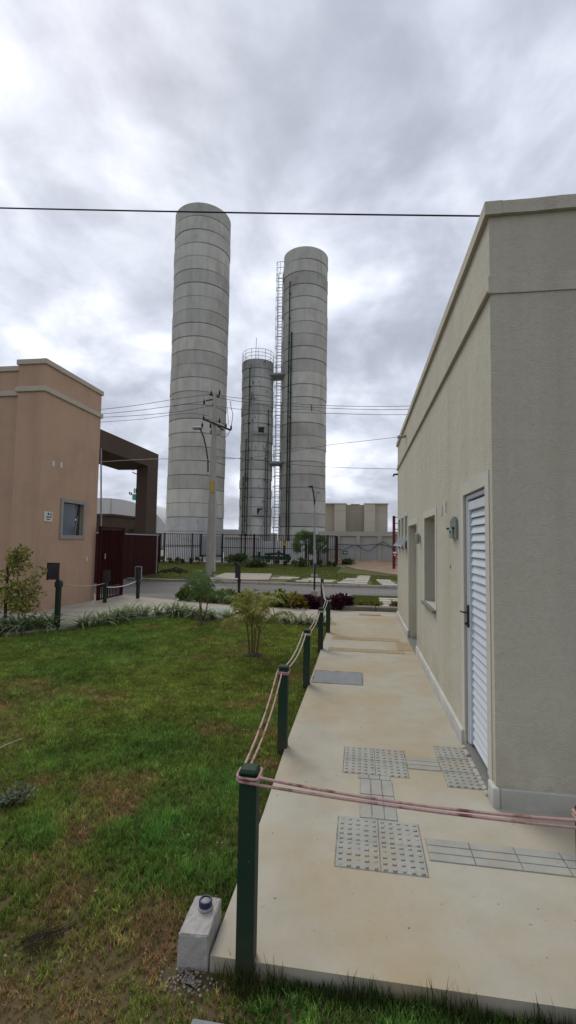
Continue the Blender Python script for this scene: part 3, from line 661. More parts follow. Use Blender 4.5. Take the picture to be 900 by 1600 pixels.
# right tower: green risers on the camera side with brackets
def on(t, cx, cy, rad, px, py):   # a point just off the camera-facing skin of a tower
    d = rt*((px-450)/F) + up*((800-py)/F) + fw
    a = d.x**2+d.y**2; b = 2*(d.x*(CAM.x-cx)+d.y*(CAM.y-cy)); c = (CAM.x-cx)**2+(CAM.y-cy)**2-rad**2
    disc = max(b*b-4*a*c, 0.0); s = (-b-math.sqrt(disc))/(2*a); return CAM + d*s
def riser(t, cx, cy, rad, px0, py0, px1, py1, m='grn', r=.06, nb=8, hook=True):
    a = on(t, cx, cy, rad+.14, px0, py0); e = on(t, cx, cy, rad+.14, px1, py1); e = Vector((a.x, a.y, e.z))
    nrm = Vector((a.x-cx, a.y-cy, 0)).normalized()
    pts = [e, a]
    if hook: pts.append(a - nrm*.25)
    pipe(t, pts, r, m)
    for k in range(nb):
        z = e.z + (a.z-e.z)*(k+.5)/nb
        q = Vector((a.x, a.y, z)); MB().bar(q - nrm*.2, q + nrm*.08, .12, .05).build('bracket', 'dark', t)
    return a, e
riser(TR, -5.63, 46, 2.27, 453, 440, 447, 868, r=.055, nb=11)
riser(TR, -5.63, 46, 2.27, 455.5, 519, 451, 868, r=.06, nb=9)
a = on(TR, -5.63, 46, 2.25, 462, 419); nrm = Vector((a.x+5.63, a.y-46, 0)).normalized(); MB().tube([a-nrm*.1, a+nrm*.04], .16, 16).build('port', 'dark', TR)
a = on(TR, -5.63, 46, 2.3, 487, 637); MB().bar(a-Vector((0,0,.35)), a+Vector((0,0,.3)), .08, .05).build('bracket', 'dark', TR)
# middle tower
for px0, py0, px1, py1, mm, r in ((390.5, 575, 386, 868, 'grn', .045), (396, 568, 392, 868, 'galv', .035), (384.5, 686, 381, 868, 'grn', .045), (380, 745, 378, 868, 'grn', .045), (420, 640, 417, 868, 'grn', .04), (415.5, 700, 413, 868, 'grn', .03)):
    riser(TM, -10.2, 45, 1.60, px0, py0, px1, py1, mm, r, 5, mm == 'grn')
tz = 19.4
b = MB()
for k in range(14):
    t_ = 2*math.pi*k/14; x = -10.2+1.58*math.cos(t_); y = 45+1.58*math.sin(t_); b.tube([(x, y, tz), (x, y, tz+1.05)], .02, 6)
for z in (.35, .7, 1.05): b.tube([(-10.2+1.58*math.cos(2*math.pi*k/28), 45+1.58*math.sin(2*math.pi*k/28), tz+z) for k in range(29)], .02, 6)
b.build('railing', 'galv', TM); pipe(TM, [(-10.12, 43.5, tz), (-10.08, 43.5, tz+2.1)], .025, 'galv', 'mast')
for px, py in ((407, 672), (404, 799)):
    a = on(TM, -10.2, 45, 1.62, px, py)
    h = B(a.x-.42, a.x+.30, a.y-.03, a.y+.45, a.z-.30, a.z+.28).build('hatch', 'grime', TM)  # solid dark box painted as the shaded inside of an opening
    B(a.x-.75, a.x+.55, a.y-.28, a.y+.4, a.z-.42, a.z-.32, bev=.01).build('ledge', 'towerd', h)
    b = MB(); b.box(a.x-.50, a.x-.425, a.y-.06, a.y+.45, a.z-.31, a.z+.30); b.box(a.x-.50, a.x+.38, a.y-.06, a.y+.45, a.z+.285, a.z+.36); b.build('hatch_frame', 'towerd', h)
MB().add([(a.x-.05, a.y-.07, a.z-.28), (a.x+.62, a.y-.07, a.z-.30), (a.x+.55, a.y-.10, a.z-.02), (a.x+.2, a.y-.12, a.z+.18)], [(0,1,2,3)]).build('broken_flap', 'galv', h)
# caged ladder with two landings between the towers
ld = thing('caged_ladder', (-8.1, 45.6, 0), 'tall galvanised caged ladder up the side of the right water tower', 'ladder')
lx0, lx1, ly = -8.35, -7.85, 45.2; lz1 = 30.0
for x in (lx0, lx1): B(x-.035, x+.035, ly-.035, ly+.035, 0, lz1-1.2).build('rail', 'galvd', ld)
rg = MB().tube([(lx0+8.1, 0, 0), (lx1+8.1, 0, 0)], .026, 6).mesh('rung', MT['galvd'])
for i in range(88): inst('rung', rg, (-8.1, ly, .5+i*.32), ld)
hp = MB(); hp.tube([(lx0+8.1-.0, 0, 0), (lx0+8.1-.12, -.35, .0), (-.25, -.68, 0), (.0, -.75, 0), (.25, -.68, 0), (lx1+8.1+.12, -.35, 0), (lx1+8.1, 0, 0)], .028, 6); hm = hp.mesh('hoop', MT['galvd'])
for i in range(26): inst('hoop', hm, (-8.1, ly, 3.0+i*1.0), ld)
for x, y in ((lx0-.1, ly-.35), (-8.1, ly-.75), (lx1+.1, ly-.35)): MB().bar((x, y, 3.0), (x, y, 28.6), .03).build('cage_strap', 'galvd', ld)
B(-7.74, -7.66, ly-.02, ly+.06, 0, 29.0).build('riser_pipe', 'galvd', ld)
b = MB()
for z in (28.8, 29.4, 30.0): b.bar((lx0-.1, ly-.2, z), (-7.6, ly-.2, z), .035); b.bar((lx0-.1, ly-.2, z), (lx0-.1, ly+.5, z), .035)
for x in (lx0-.1, -8.1, -7.6): b.bar((x, ly-.2, 28.6), (x, ly-.2, 30.0), .035)
b.build('top_cage', 'galvd', ld)
for py, x0, x1 in ((587, -8.95, -7.5), (723, -9.0, -7.5)):
    zb = at(434, py, 45).z
    pl = B(x0, x1, 44.1, 45.9, zb-.22, zb, bev=.02).build('landing', 'galvd', ld)
    b = MB()
    for x, y in ((x0, 44.1), ((x0+x1)/2, 44.1), (x1, 44.1), (x0, 45.8)): b.bar((x, y, zb), (x, y, zb+1.05), .035)
    for z in (.52, 1.05): b.bar((x0, 44.1, zb+z), (x1, 44.1, zb+z), .03); b.bar((x0, 44.1, zb+z), (x0, 45.8, zb+z), .03)
    b.build('guard_rail', 'galvd', pl)
# green pump pipework at the foot of the towers
pw = thing('pump_pipework', (-5.6, 38, 0), 'dark green valves and pipework on the ground behind the fence', 'pipework')
p = at(427, 872, 37)
b = MB()
b.tube([(p.x-1.5, 37, .35), (p.x+1.4, 37, .35)], .16, 10); b.tube([(p.x-.7, 37, .62), (p.x+.5, 37.2, .70), (p.x+1.2, 37.3, .5)], .10, 10); b.build('manifold', 'grn', pw)
for k in range(4):
    b = MB(); x = p.x-1.2+k*.8; zz_ = (.75, .55, .9, .62)[k]; b.tube([(x, 36.9+.1*k, .0), (x+.05, 36.9, zz_)], .10, 10); b.lathe(x, 36.9+.05*k, [(.19,.36),(.19,.44)], 12, True); b.lathe(x+.05, 36.9, [(.17,zz_),(.17,zz_+.04)], 12, True); b.build('valve', 'grn', pw)
a = at(444, 868, 37); b = MB(); b.tube([(a.x, 37, .35), (a.x, 37, 1.7)], .11, 10); b.build('riser_pipe', 'grn', pw)
MB().tube([(a.x-.02, 36.98, 1.35), (a.x+.02, 36.98, 1.6)], .18, 10).build('pipe_collar', 'yellow', pw)

# ================================================================== fence across the road
FY = 32.0; fx0, fx1 = -14.25, -1.6
fe = thing('bar_fence', (-8, FY, 0), 'black vertical bar fence in front of the water towers', 'fence')
bm_ = MB().box(-.016, .016, -.016, .016, 0, 2.02).mesh('bar', MT['black'])
cab0, cab1 = at(313, 850, FY).x, at(346, 850, FY).x
k = 0; x = fx0
while x < fx1:
    if not (cab0 < x < cab1): inst('bar', bm_, (x, FY, .08), fe)
    x += .135
for z in (.10, 1.18, 2.1): B(fx0, fx1, FY-.025, FY+.025, z-.022, z+.022).build('rail', 'black', fe)
for px in (257, 300, 347, 377, 383, 397, 428, 482, 512):
    x = at(px, 860, FY).x; B(x-.045, x+.045, FY-.05, FY+.05, 0, 2.16, bev=.006).build('fence_post', 'maroon' if px in (383, 397) else 'black', fe)
x = at(525, 860, FY).x
b = MB(); b.box(x-.06, x+.06, FY-.06, FY+1.9, .05, 2.1); b.build('end_panel', 'maroon', fe)
b = MB(); b.box(fx0, fx1, FY-.12, FY+.12, -.1, .075, bev=.01); b.build('fence_base', 'kerbd', fe)
x = at(247, 860, 31).x
tag(B(x-.16, x+.16, 30.9, 31.1, .05, 2.1, bev=.01).build('gate_leaf', 'maroon'), 'narrow dark maroon leaf at the left end of the bar fence', 'gate')
# meter cabinet and guard hut
mcab = thing('meter_cabinet', ((cab0+cab1)/2, FY, 0), 'large grey cabinet on dark legs set into the bar fence', 'cabinet')
B(cab0+.12, cab1-.05, FY-.08, FY+.45, .62, 2.02, bev=.02).build('box', 'galv', mcab)
b = MB(); b.box(cab0, cab0+.1, FY-.1, FY+.1, .5, 2.1); b.box(cab0, cab1, FY-.1, FY+.5, .52, .60); b.box(cab0+.9, cab0+.98, FY, FY+.08, 0, .52); b.box(cab0+.02, cab0+.1, FY+.3, FY+.38, 0, .52); b.build('stand', 'black', mcab)
p0 = at(347, 838, 38); p1 = at(396, 838, 38)
gh = thing('pump_hut', ((p0.x+p1.x)/2, 39, 0), 'small pump hut with a flat pale roof behind the fence at the middle tower', 'hut')
B(p0.x+.2, p1.x-.15, 38, 40.4, -.1, p0.z-.1).build('wall', 'wallg', gh); B(p0.x, p1.x, 37.8, 40.6, p0.z-.099, p0.z+.02, bev=.01).build('roof', 'cream', gh)
p0 = at(345, 828, 70); p1 = at(368, 828, 70)
dh = thing('distant_house', ((p0.x+p1.x)/2, 71, 0), 'far grey flat building between the left and middle towers', 'building')
B(p0.x-4, p1.x, 70, 76, -.1, p0.z-.3).build('wall', 'wallg', dh); B(p0.x-4.2, p1.x+.2, 69.8, 76.2, p0.z-.3, p0.z+.1).build('roof', 'galv', dh)
p0 = at(398, 845, 40); p1 = at(524, 845, 40)
tag(B(p0.x, p1.x, 40, 40.2, -.1, p0.z, bev=.02).build('low_wall', 'towerp'), 'low white wall behind the bar fence at the feet of the towers', 'wall')
p0 = at(423, 833, 41); p1 = at(432, 833, 41); tag(B(p0.x, p1.x, 41, 41.5, -.1, p0.z, bev=.02).build('pump_plinth', 'wallc'), 'small pale plinth between the middle and right water towers', 'plinth')

# ================================================================== boundary wall and block behind
bw = thing('boundary_wall', (1, 35.5, 0), 'grey plastered boundary wall with pilasters and pale blocks on top', 'wall')
def wl(x): return 36.4 - .28*(x+3)
xs = [-3.2+1.55*i for i in range(8)]
for i in range(7):
    a = (xs[i], wl(xs[i])); c = (xs[i+1]-.004, wl(xs[i+1]-.004))
    MB().poly([a, c, (c[0]+.05, c[1]+.2), (a[0]+.05, a[1]+.2)], -.2, 1.62).build('panel', 'wallg', bw)
    MB().poly([(a[0]+.04, a[1]+.04), (c[0]-.04, c[1]+.04), (c[0]+.03, c[1]+.17), (a[0]+.04, a[1]+.17)], 1.622, 2.16).build('block_panel', 'wallc', bw)
    MB().poly([(a[0]-.14, a[1]-.05), (a[0]+.14, a[1]-.13), (a[0]+.19, a[1]-.001), (a[0]-.09, a[1]+.03)], -.2, 2.16).build('pilaster', 'wallc', bw)
a = (xs[0], wl(xs[0])-.1); c = (xs[-1], wl(xs[-1])-.1); MB().poly([a, c, (c[0], c[1]+.4), (a[0], a[1]+.4)], 2.162, 2.50).build('coping', 'wallc', bw)
for k, (y0, s0, r) in enumerate(((850, .10, .03), (856, .30, .026))):
    pts = []
    for i in range(41):
        px = 522+(625-522)*i/40; yy = (y0 + (0, 6)[k]*math.sin(i*.33+.5) + i*(.12, .14)[k] - (10*math.exp(-((i-27)/6)**2) if k else 3*math.exp(-((i-27)/6)**2)) + (6*math.exp(-((i)/5)**2)*-1 if k else 0))
        q = at(px, yy, 35); q = at(px, yy, wl(q.x)-.22); pts.append(q)
    tag(MB().tube(pts, r, 6).build('wall_cable', 'wire'), 'black cable hung in loops along the grey boundary wall, the %s one' % ('upper' if not k else 'lower'), 'cable')
sg = thing('green_sign', at(539, 864, 35.6), 'small green sign with a white line on the grey boundary wall', 'sign')
p = at(539, 863.5, 35.4); B(p.x-.19, p.x+.19, 35.38, 35.41, p.z-.12, p.z+.12).build('plate', 'signg', sg); B(p.x-.10, p.x+.12, 35.372, 35.379, p.z-.02, p.z+.035).build('white_line', 'white', sg)
# cream building
cb = thing('cream_building', (-.5, 60, 0), 'blocky cream building with tan bays beyond the boundary wall', 'building')
zt = at(555, 788, 60).z
def bay(pa, pb, yf, m, dz=0.0):
    a = at(pa, 800, 60).x; c = at(pb, 800, 60).x; B(a, c-.003, yf, 66, -.1, zt+dz).build('wall_bay', m, cb)
bay(480, 523, 60.0, 'tan2'); bay(523, 540.5, 59.4, 'cream'); bay(540.5, 569, 60.2, 'tan', -.04); bay(569, 586, 59.4, 'cream'); bay(586, 605.5, 59.7, 'tan2')
a = at(478, 800, 60).x; c = at(606.5, 800, 60).x
for x0, x1, yf in ((480, 541, 59.3), (569, 606, 59.3)):
    B(at(x0, 800, 60).x-.05, at(x1, 800, 60).x+.05, yf, 66.1, zt, zt+.09).build('parapet', 'cream', cb)
B(at(548, 800, 60).x, at(562, 800, 60).x, 60.1, 66, zt-.04, zt+.05).build('parapet', 'tan', cb)
lm = {}
for pa, pb, yf in ((481, 522.5, 59.99), (523.5, 540, 59.39), (541, 568.5, 60.19), (569.5, 585.5, 59.39), (586.5, 605, 59.69)):
    for f_ in (.22, .50, .80):
        a = at(pa, 800, 60).x; c = at(pb, 800, 60).x; B(a, c, yf-.015, yf, 2+(zt-2)*f_, 2+(zt-2)*f_+.05).build('string_course', 'tan2', cb)
B(at(480, 800, 58).x, at(625, 800, 58).x, 57.5, 58, -.1, at(560, 836, 58).z).build('base_wall', 'wallc', cb)
# red steel ladder post
lp = thing('ladder_mast', (2.1, 30, 0), 'tall red steel ladder mast in front of the boundary wall', 'ladder')
x = at(615.5, 840, 30).x; zt_ = at(615, 806, 30).z
B(x-.085, x+.085, 29.93, 30.07, -.05, zt_, bev=.01).build('post', 'red', lp)
B(x+.72, x+.80, 29.95, 30.05, -.05, zt_-.1, bev=.01).build('post', 'red', lp)
rm = B(-.05, .585, -.02, .02, 0, .045).mesh('rung', MT['red'])
for i in range(9): inst('rung', rm, (x+.135, 30, .3+i*.37), lp)
sp = at(617, 866, 29.9); b = MB(); b.tube([(sp.x, 29.90, sp.z), (sp.x, 29.88, sp.z)], .17, 20); b.build('sign_disc', 'redsign', lp)
B(sp.x-.11, sp.x+.11, 29.868, 29.879, sp.z+.05, sp.z+.15).build('sign_mark', 'white', lp); B(sp.x-.06, sp.x+.06, 29.868, 29.879, sp.z-.09, sp.z-.03).build('sign_mark', 'white', lp)

# barrel-roofed hall far left
hx = at(160, 778, 85); hr = at(266, 842, 85)
ha = thing('barrel_roof_hall', (hx.x, 85, 0), 'large pale barrel roofed hall far behind the portal', 'building')
b = MB(); n = 24; Wd = hr.x-hx.x; Hh = hx.z; prof = [(hx.x+Wd*math.sin(math.pi/2*k/n), max(0.0, Hh*math.cos(math.pi/2*k/n)**.8)) for k in range(-n, n+1)] if False else [(hx.x+Wd*math.sin(math.pi/2*k/n), Hh*abs(math.cos(math.pi/2*k/n))**.8) for k in range(-n, n+1)]
m = len(prof); vs = [(x, 85, z) for x, z in prof]+[(x, 125, z) for x, z in prof]
b.add(vs, [(i, i+1, m+i+1, m+i) for i in range(m-1)] + [tuple(range(m))[::-1]]); b.build('roof', 'roofw', ha)
for k in (-10, -4, 2, 8, 14, 19):
    x, z = prof[k+n]; b = MB(); b.tube([(x, 84.95, 0), (x, 84.95, z)], .09, 6); b.build('rib', 'wallg', ha)
for f_ in (.35, .62): 
    b = MB(); b.tube([(hx.x-Wd*math.sqrt(1-f_), 84.9, Hh*f_), (hx.x+Wd*math.sqrt(1-f_)*.97, 84.9, Hh*f_-.8)], .08, 6); b.build('seam', 'wallg', ha)

# ================================================================== utility pole, lamp post, wires
PY = 20.1; pxx = -6.53
up_ = thing('utility_pole', (pxx, PY, 0), 'tall tapered concrete utility pole with crossarms and a yellow tag', 'utility pole')
b = MB()
vs = []; 
for z, hw in ((-.3, .20), (8.35, .075)):
    vs += [(pxx-hw, PY-hw*.62, z), (pxx-hw*.3, PY-hw*.75, z), (pxx+hw, PY-hw*.6, z), (pxx+hw, PY+hw*.6, z), (pxx-hw, PY+hw*.6, z)]
b.add(vs, [(i, (i+1) % 5, 5+(i+1) % 5, 5+i) for i in range(5)] + [(9,8,7,6,5)]); b.build('shaft', 'pole', up_)
p = at(332, 760, PY-.17); B(p.x-.07, p.x+.05, PY-.19, PY-.16, p.z-.26, p.z+.28).build('tag_plate', 'yellow', up_)
p = at(333, 895, PY-.17); MB().tube([(p.x+.03, PY-.18, p.z), (p.x+.03, PY-.1, p.z)], .07, 12).build('conduit_hole', 'kerbd', up_)
def P(px, py, y=PY): return at(px, py, y)
arms = [(P(318, 655, 20.4), P(360, 672, 19.4)), (P(331, 614, 20.2), P(346, 621, 19.9))]
MB().bar(*arms[0], .06, .08).build('crossarm', 'bark', up_); MB().bar(P(340, 666, 19.9), P(349, 672, 19.4), .05, .06).build('crossarm', 'bark', up_)
MB().bar(P(327, 616.5), P(343, 620), .06, .07).build('top_bracket', 'dark', up_); MB().bar(P(322, 626), P(334, 624), .05).build('top_bracket', 'dark', up_)
ins = MB(); ins.lathe(0, 0, [(.02,-.12),(.05,-.10),(.03,-.06),(.06,-.04),(.035,0),(.06,.03),(.03,.06),(.02,.12)], 10, True); im = ins.mesh('insulator', MT['dark'])
for px, py in ((318, 653), (343, 657), (353, 665), (361, 668), (316, 664), (329, 665), (330, 675), (330, 614), (343, 613), (333, 632), (319, 628)): inst('insulator', im, P(px, py), up_)
b = MB(); b.tube([P(325, 737), P(325, 720), P(322, 700), P(318, 682), P(313, 671), P(309, 669)], .035, 8); b.build('lamp_arm', 'dark', up_)
b = MB(); p = P(312, 669); b.box(p.x-.32, p.x+.12, PY-.12, PY+.12, p.z-.05, p.z+.07, bev=.03); b.build('lamp_head', 'galv', up_)
b = MB(); b.tube([P(360, 627), P(361, 636), P(364, 648), P(362, 662), P(360, 672), P(356, 680), P(351, 684)], .014, 6); b.tube([P(355.5, 638), P(356.5, 655), P(356.5, 664)], .012, 6); b.tube([P(355, 676), P(350, 682)], .012, 6); b.build('jumper_lead', 'wire', up_)
b = MB(); b.box(P(341, 676).x, P(349, 676).x, PY-.25, PY-.15, P(341, 681).z, P(341, 673).z); b.build('junction_box', 'galv', up_)
# wires along the road: to the left and to the right of the pole
def wire(label, pts, r=.011, m='wire', cat='wire', group='power lines'):
    out = []
    for i in range(len(pts)-1):
        out += sag(pts[i], pts[i+1], .0, 6)[(1 if i else 0):]
    o = MB().tube(out, r, 5).build('overhead_wire', m); tag(o, label, cat, group); return o
def smooth(px, y):     # catmull-rom through photo points at distance y
    p = [at(a, b_, y) for a, b_ in px]; q = []
    for i in range(len(p)-1):
        p0 = p[max(i-1, 0)]; p1 = p[i]; p2 = p[i+1]; p3 = p[min(i+2, len(p)-1)]
        for k in range(8):
            t = k/8; q.append(.5*((2*p1)+(p2-p0)*t+(2*p0-5*p1+4*p2-p3)*t*t+(3*p1-p0-3*p2+p3)*t**3))
    q.append(p[-1]); return q
def W(label, px, y=PY, r=.011, m='wire'):
    o = MB().tube(smooth(px, y), r, 5).build('overhead_wire', m); tag(o, label, 'wire', 'power lines')
W('top power line left of the utility pole, the highest of the three', [(0, 652), (100, 645), (200, 635), (290, 621), (330, 616)])
W('middle power line left of the utility pole', [(0, 657), (100, 651), (200, 643), (270, 634), (333, 625)])
W('lowest power line left of the utility pole', [(0, 656), (100, 654), (200, 650), (280, 643), (333, 633)])
W('highest power line right of the utility pole towards the beige building', [(338, 617), (380, 623), (450, 630), (520, 634), (600, 635), (700, 633)])
W('middle power line right of the utility pole towards the beige building', [(340, 621), (380, 628), (450, 634), (520, 638), (600, 640), (700, 638)])
W('lowest power line right of the utility pole towards the beige building', [(336, 634), (380, 640), (450, 644), (520, 646), (600, 648), (700, 647)])
W('thin telephone wire on the pole sagging far right past the right tower', [(329, 650), (332, 720), (333, 717), (400, 714), (510, 696), (560, 690), (630, 682)][2:], r=.009)
W('lower telephone wire from the pole crossing both towers to the right', [(333, 713), (400, 719), (460, 726), (520, 730), (580, 732), (640, 733)], r=.010)
W('pale wire crossing the brown portal towards the utility pole', [(150, 722), (200, 719), (250, 717), (290, 718), (333, 719)], y=15.5, r=.011, m='wirel')
W('telephone wire from the left to the crossarm of the utility pole', [(150, 660), (220, 655), (270, 648), (300, 646), (328, 650)], r=.010)
a = at(-40, 324.4, 9.0); e = at(900, 341.5, 9.0)
o = MB().tube([at(-300, 315, 9.0)]+[at(px, 325+ (px/757)*12.6 + 1.2*math.sin(math.pi*px/757), 9.0) for px in range(0, 901, 60)], .0155, 8).build('overhead_cable', 'cable'); tag(o, 'thick dark cable stretched across the sky in front of the towers', 'cable')
# twin-arm street lamp
lp_ = thing('street_lamp', (-2.06, 21.7, 0), 'slim grey street lamp with two curved arms across the road', 'street lamp')
b = MB(); b.tube([(-2.065, 21.7, 0), (-2.085, 21.7, 3.4)], .055, 10, r2=.04); b.build('pole', 'galv', lp_)
B(-2.22, -1.92, 21.55, 21.85, -.02, .16, bev=.03).build('base', 'kerb', lp_)
Pl = lambda px, py: at(px, py, 21.7)
b = MB(); b.tube([Pl(491.5, 795), Pl(491, 780), Pl(489.5, 768), Pl(487.5, 761.5), Pl(484.5, 760)], .035, 8); b.build('arm', 'dark', lp_)
b = MB(); b.tube([Pl(493, 786), Pl(493.8, 776), Pl(495.5, 769), Pl(498.5, 766.5)], .035, 8); b.build('arm', 'galv', lp_)
p = Pl(486, 760); B(p.x-.12, p.x+.10, 21.62, 21.78, p.z-.035, p.z+.03, bev=.015).build('lamp_head', 'dark', lp_); p = Pl(498, 768); B(p.x-.06, p.x+.08, 21.62, 21.78, p.z-.08, p.z+.05, bev=.02).build('lamp_head', 'galv', lp_)
# transformer pole behind the portal
tp = thing('transformer_pole', at(226, 880, 46), 'pole with a green transformer partly hidden by the portal column', 'transformer')
T = lambda px, py: at(px, py, 46)
p = T(224, 800); b = MB(); b.tube([(p.x, 46, 0), (p.x, 46, T(224, 728).z)], .16, 10); b.build('pole', 'pole', tp)
p = T(215.5, 777); b = MB(); b.lathe(p.x, 45.8, [(.42,p.z-.30),(.48,p.z-.26),(.48,p.z+.22),(.40,p.z+.30)], 18, True); b.build('transformer_tank', 'teal', tp)
b = MB()
for px in (211, 213.5, 216): q = T(px, 771); b.tube([(q.x, 45.8, q.z), (q.x, 45.8, q.z+.5)], .06, 8)
for px, py in ((204, 771), (207, 772)): q = T(px, py); b.tube([(q.x, 45.8, q.z-.12), (q.x, 45.8, q.z+.15)], .07, 8)
b.build('bushing', 'dark', tp); b = MB(); b.bar(T(207, 738), T(226, 746), .1); q = T(208, 735); b.tube([q, q+Vector((0, 0, .35))], .06, 8); b.bar(T(203, 773), T(226, 775), .06); b.build('crossarm', 'dark', tp)

# ================================================================== posts, ropes, block
ORD = ['first', 'second', 'third', 'fourth', 'fifth', 'sixth', 'seventh', 'eighth', 'ninth', 'tenth', 'eleventh', 'twelfth', 'thirteenth', 'fourteenth', 'fifteenth', 'sixteenth', 'seventeenth', 'eighteenth', 'nineteenth', 'twentieth',
       'twenty-first', 'twenty-second', 'twenty-third', 'twenty-fourth', 'twenty-fifth', 'twenty-sixth', 'twenty-seventh', 'twenty-eighth', 'twenty-ninth', 'thirtieth', 'thirty-first', 'thirty-second', 'thirty-third', 'thirty-fourth', 'thirty-fifth', 'thirty-sixth', 'thirty-seventh', 'thirty-eighth', 'thirty-ninth', 'fortieth']
PW = .037
def post(x, y, z1, label, w=PW, tilt=(0, 0)):
    t = thing('rope_post', (x, y, -.08), label, 'post', 'green square rope posts')
    b = MB(); b.box(x-w, x+w, y-w, y+w, -.12, z1-.012, bev=.004); b.build('shaft', 'postg', t)
    b = MB(); b.box(x-w-.002, x+w+.002, y-w-.002, y+w+.002, z1-.012, z1+.012, bev=.009); b.build('cap', 'postg', t)
    return t
WP = [(-.435, 1.915, .725), (-.605, 3.84, .63), (-.602, 5.53, .617), (-.59, 7.37, .617), (-.565, 8.74, .617)]
WL = ['nearest green square post with a pink rope looped round its top', 'second green rope post from the camera along the lawn side of the walkway', 'third green rope post from the camera along the lawn side of the walkway', 'fourth green rope post from the camera along the lawn side of the walkway', 'fifth green rope post from the camera, just before the red shrub']
for (x, y, z), l in zip(WP, WL): post(x, y, z, l, .0355 if y < 2 else .038)
post(.828, 1.90, .69, 'green rope post cut by the right picture edge')
def loop(x, y, z, r, w=PW, n=1.0):      # a turn of rope round a square post
    d = w+r; c = .012; pts = []
    for sx, sy in ((1, -1), (1, 1), (-1, 1), (-1, -1)):
        for k in range(3):
            a = math.atan2(sy, sx); pts.append((x+sx*d-sx*c*(.3 if k == 1 else (1 if (k == 0) == (sx*sy < 0) else 0)), y+sy*d-sy*c*(.3 if k == 1 else (0 if (k == 0) == (sx*sy < 0) else 1)), z+.004*math.sin(a*2+k)))
    pts.append(pts[0]); return pts
rr = .0062
def rope(name, label, group, strands, m, r=rr):
    t = thing(name, strands[0][0], label, 'rope', group)
    for s in strands: MB().tube(s, r, 7).build('strand', m, t)
    return t
nx, ny, nz_ = WP[0]; dl = PW+.001+rr
rope('rope', 'pink double rope stretched across the walkway between the two nearest posts', 'barrier ropes', [
    [(nx+dl, ny-.03, nz_-.010)] + sag((nx+dl+.01, ny-dl+.01, nz_-.012), (.828-PW, 1.90-dl, .683), .022, 26),
    [(nx-dl+.01, ny-dl, nz_-.028)] + sag((nx+dl-.02, ny-dl-.001, nz_-.032), (.828-PW, 1.90-dl-.012, .664), .012, 26),
    loop(nx, ny, nz_-.013, rr, .0375), loop(nx, ny, nz_-.027, rr, .0375), loop(.828, 1.90, .676, rr), loop(.828, 1.90, .662, rr)], 'rope', .0056)
for i in range(4):
    a = WP[i]; c = WP[i+1]; w = .041+rr
    s = [sag((a[0]-w+.004, a[1]+.02, a[2]-.030), (c[0]-w, c[1]-w, c[2]-.03), .05+.03*(i > 0), 20), sag((a[0]-w+.022, a[1]+w, a[2]-.040), (c[0]-w*.2, c[1]-w, c[2]-.035), .065+.03*(i > 0), 20)]
    s.append(loop(c[0], c[1], c[2]-.03, rr, .040)); s.append(loop(c[0], c[1], c[2]-.043, rr, .040))
    rope('rope', 'pale double rope from the %s to the %s walkway post, from the camera' % (ORD[i], ORD[i+1]), 'barrier ropes', s, 'rope' if i == 0 else 'ropew', .0056 if i == 0 else .0064)
# posts on the far side of the lawn with their dark solar lamps
def solar_post(x, y, z1, label, px=None, box=(.30, .40), boxdx=0.0, facing=0, open_=False):
    t = thing('lamp_post', (x, y, -.08), label, 'post', 'green posts with dark solar panels')
    b = MB(); b.box(x-.04, x+.04, y-.04, y+.04, -.12, z1, bev=.006); b.build('shaft', 'postg', t)
    MB().tube([(x, y-.03, z1-.02), (x, y-.05, z1+.12)], .03, 8).build('neck', 'dark', t)
    w, h = box; cx = x+boxdx
    b = MB(); b.box(cx-w/2, cx+w/2, y-.085, y-.055, z1+.02, z1+.02+h, bev=.006); b.build('panel', 'solar', t)
    b = MB()
    b.box(cx-w/2-.012, cx-w/2, y-.09, y-.05, z1+.008, z1+.032+h); b.box(cx+w/2, cx+w/2+.012, y-.09, y-.05, z1+.008, z1+.032+h); b.box(cx-w/2, cx+w/2, y-.09, y-.05, z1+.021+h, z1+.033+h); b.build('panel_frame', 'galv' if open_ else 'dark', t)
    MB().box(x-.05, x+.05, y-.06, y+.06, z1-.12, z1-.02, bev=.006).build('lamp_head', 'dark', t)
    return t
solar_post(-5.56, 8.065, .86, 'green post with a square dark panel beside the leafy shrub, nearest the pink wall', box=(.21, .30), boxdx=-.08)
solar_post(-6.55, 11.43, .55, 'green post with a dark panel in front of the maroon slatted gate', box=(.17, .26), boxdx=.06)
solar_post(-6.17, 12.50, .50, 'green post with a pale framed panel in front of the vehicle gate', box=(.17, .36), boxdx=.03, open_=True)
solar_post(-3.97, 15.30, .40, 'dark brown post with a narrow panel standing against the road behind the palms', box=(.15, .40), boxdx=-.03)
LP = [(-5.56, 8.065, .80), (-6.55, 11.43, .50), (-6.17, 12.50, .46)]
rope('rope', 'thin pale rope between the two left posts before the pink building', 'barrier ropes', [sag((LP[0][0], LP[0][1]+.045, LP[0][2]), (LP[1][0], LP[1][1]-.045, LP[1][2]), .06, 18)], 'ropew', .008)
rope('rope', 'white rope sagging between the two posts in front of the maroon gates', 'barrier ropes', [sag((LP[1][0]+.045, LP[1][1], LP[1][2]-.1), (LP[2][0]-.045, LP[2][1], LP[2][2]+.02), .06, 18)], 'white', .011)
p = gz(503, 952); t = thing('rope_post', (p.x, p.y, -.05), 'dark rope post standing in the red shrub by the road', 'post', 'green square rope posts')
b = MB(); b.box(p.x-.035, p.x+.035, p.y-.035, p.y+.035, -.1, .72, bev=.006); b.build('shaft', 'dark', t); b = MB(); b.box(p.x-.038, p.x+.038, p.y-.038, p.y+.038, .72, .745, bev=.006); b.build('cap', 'dark', t)
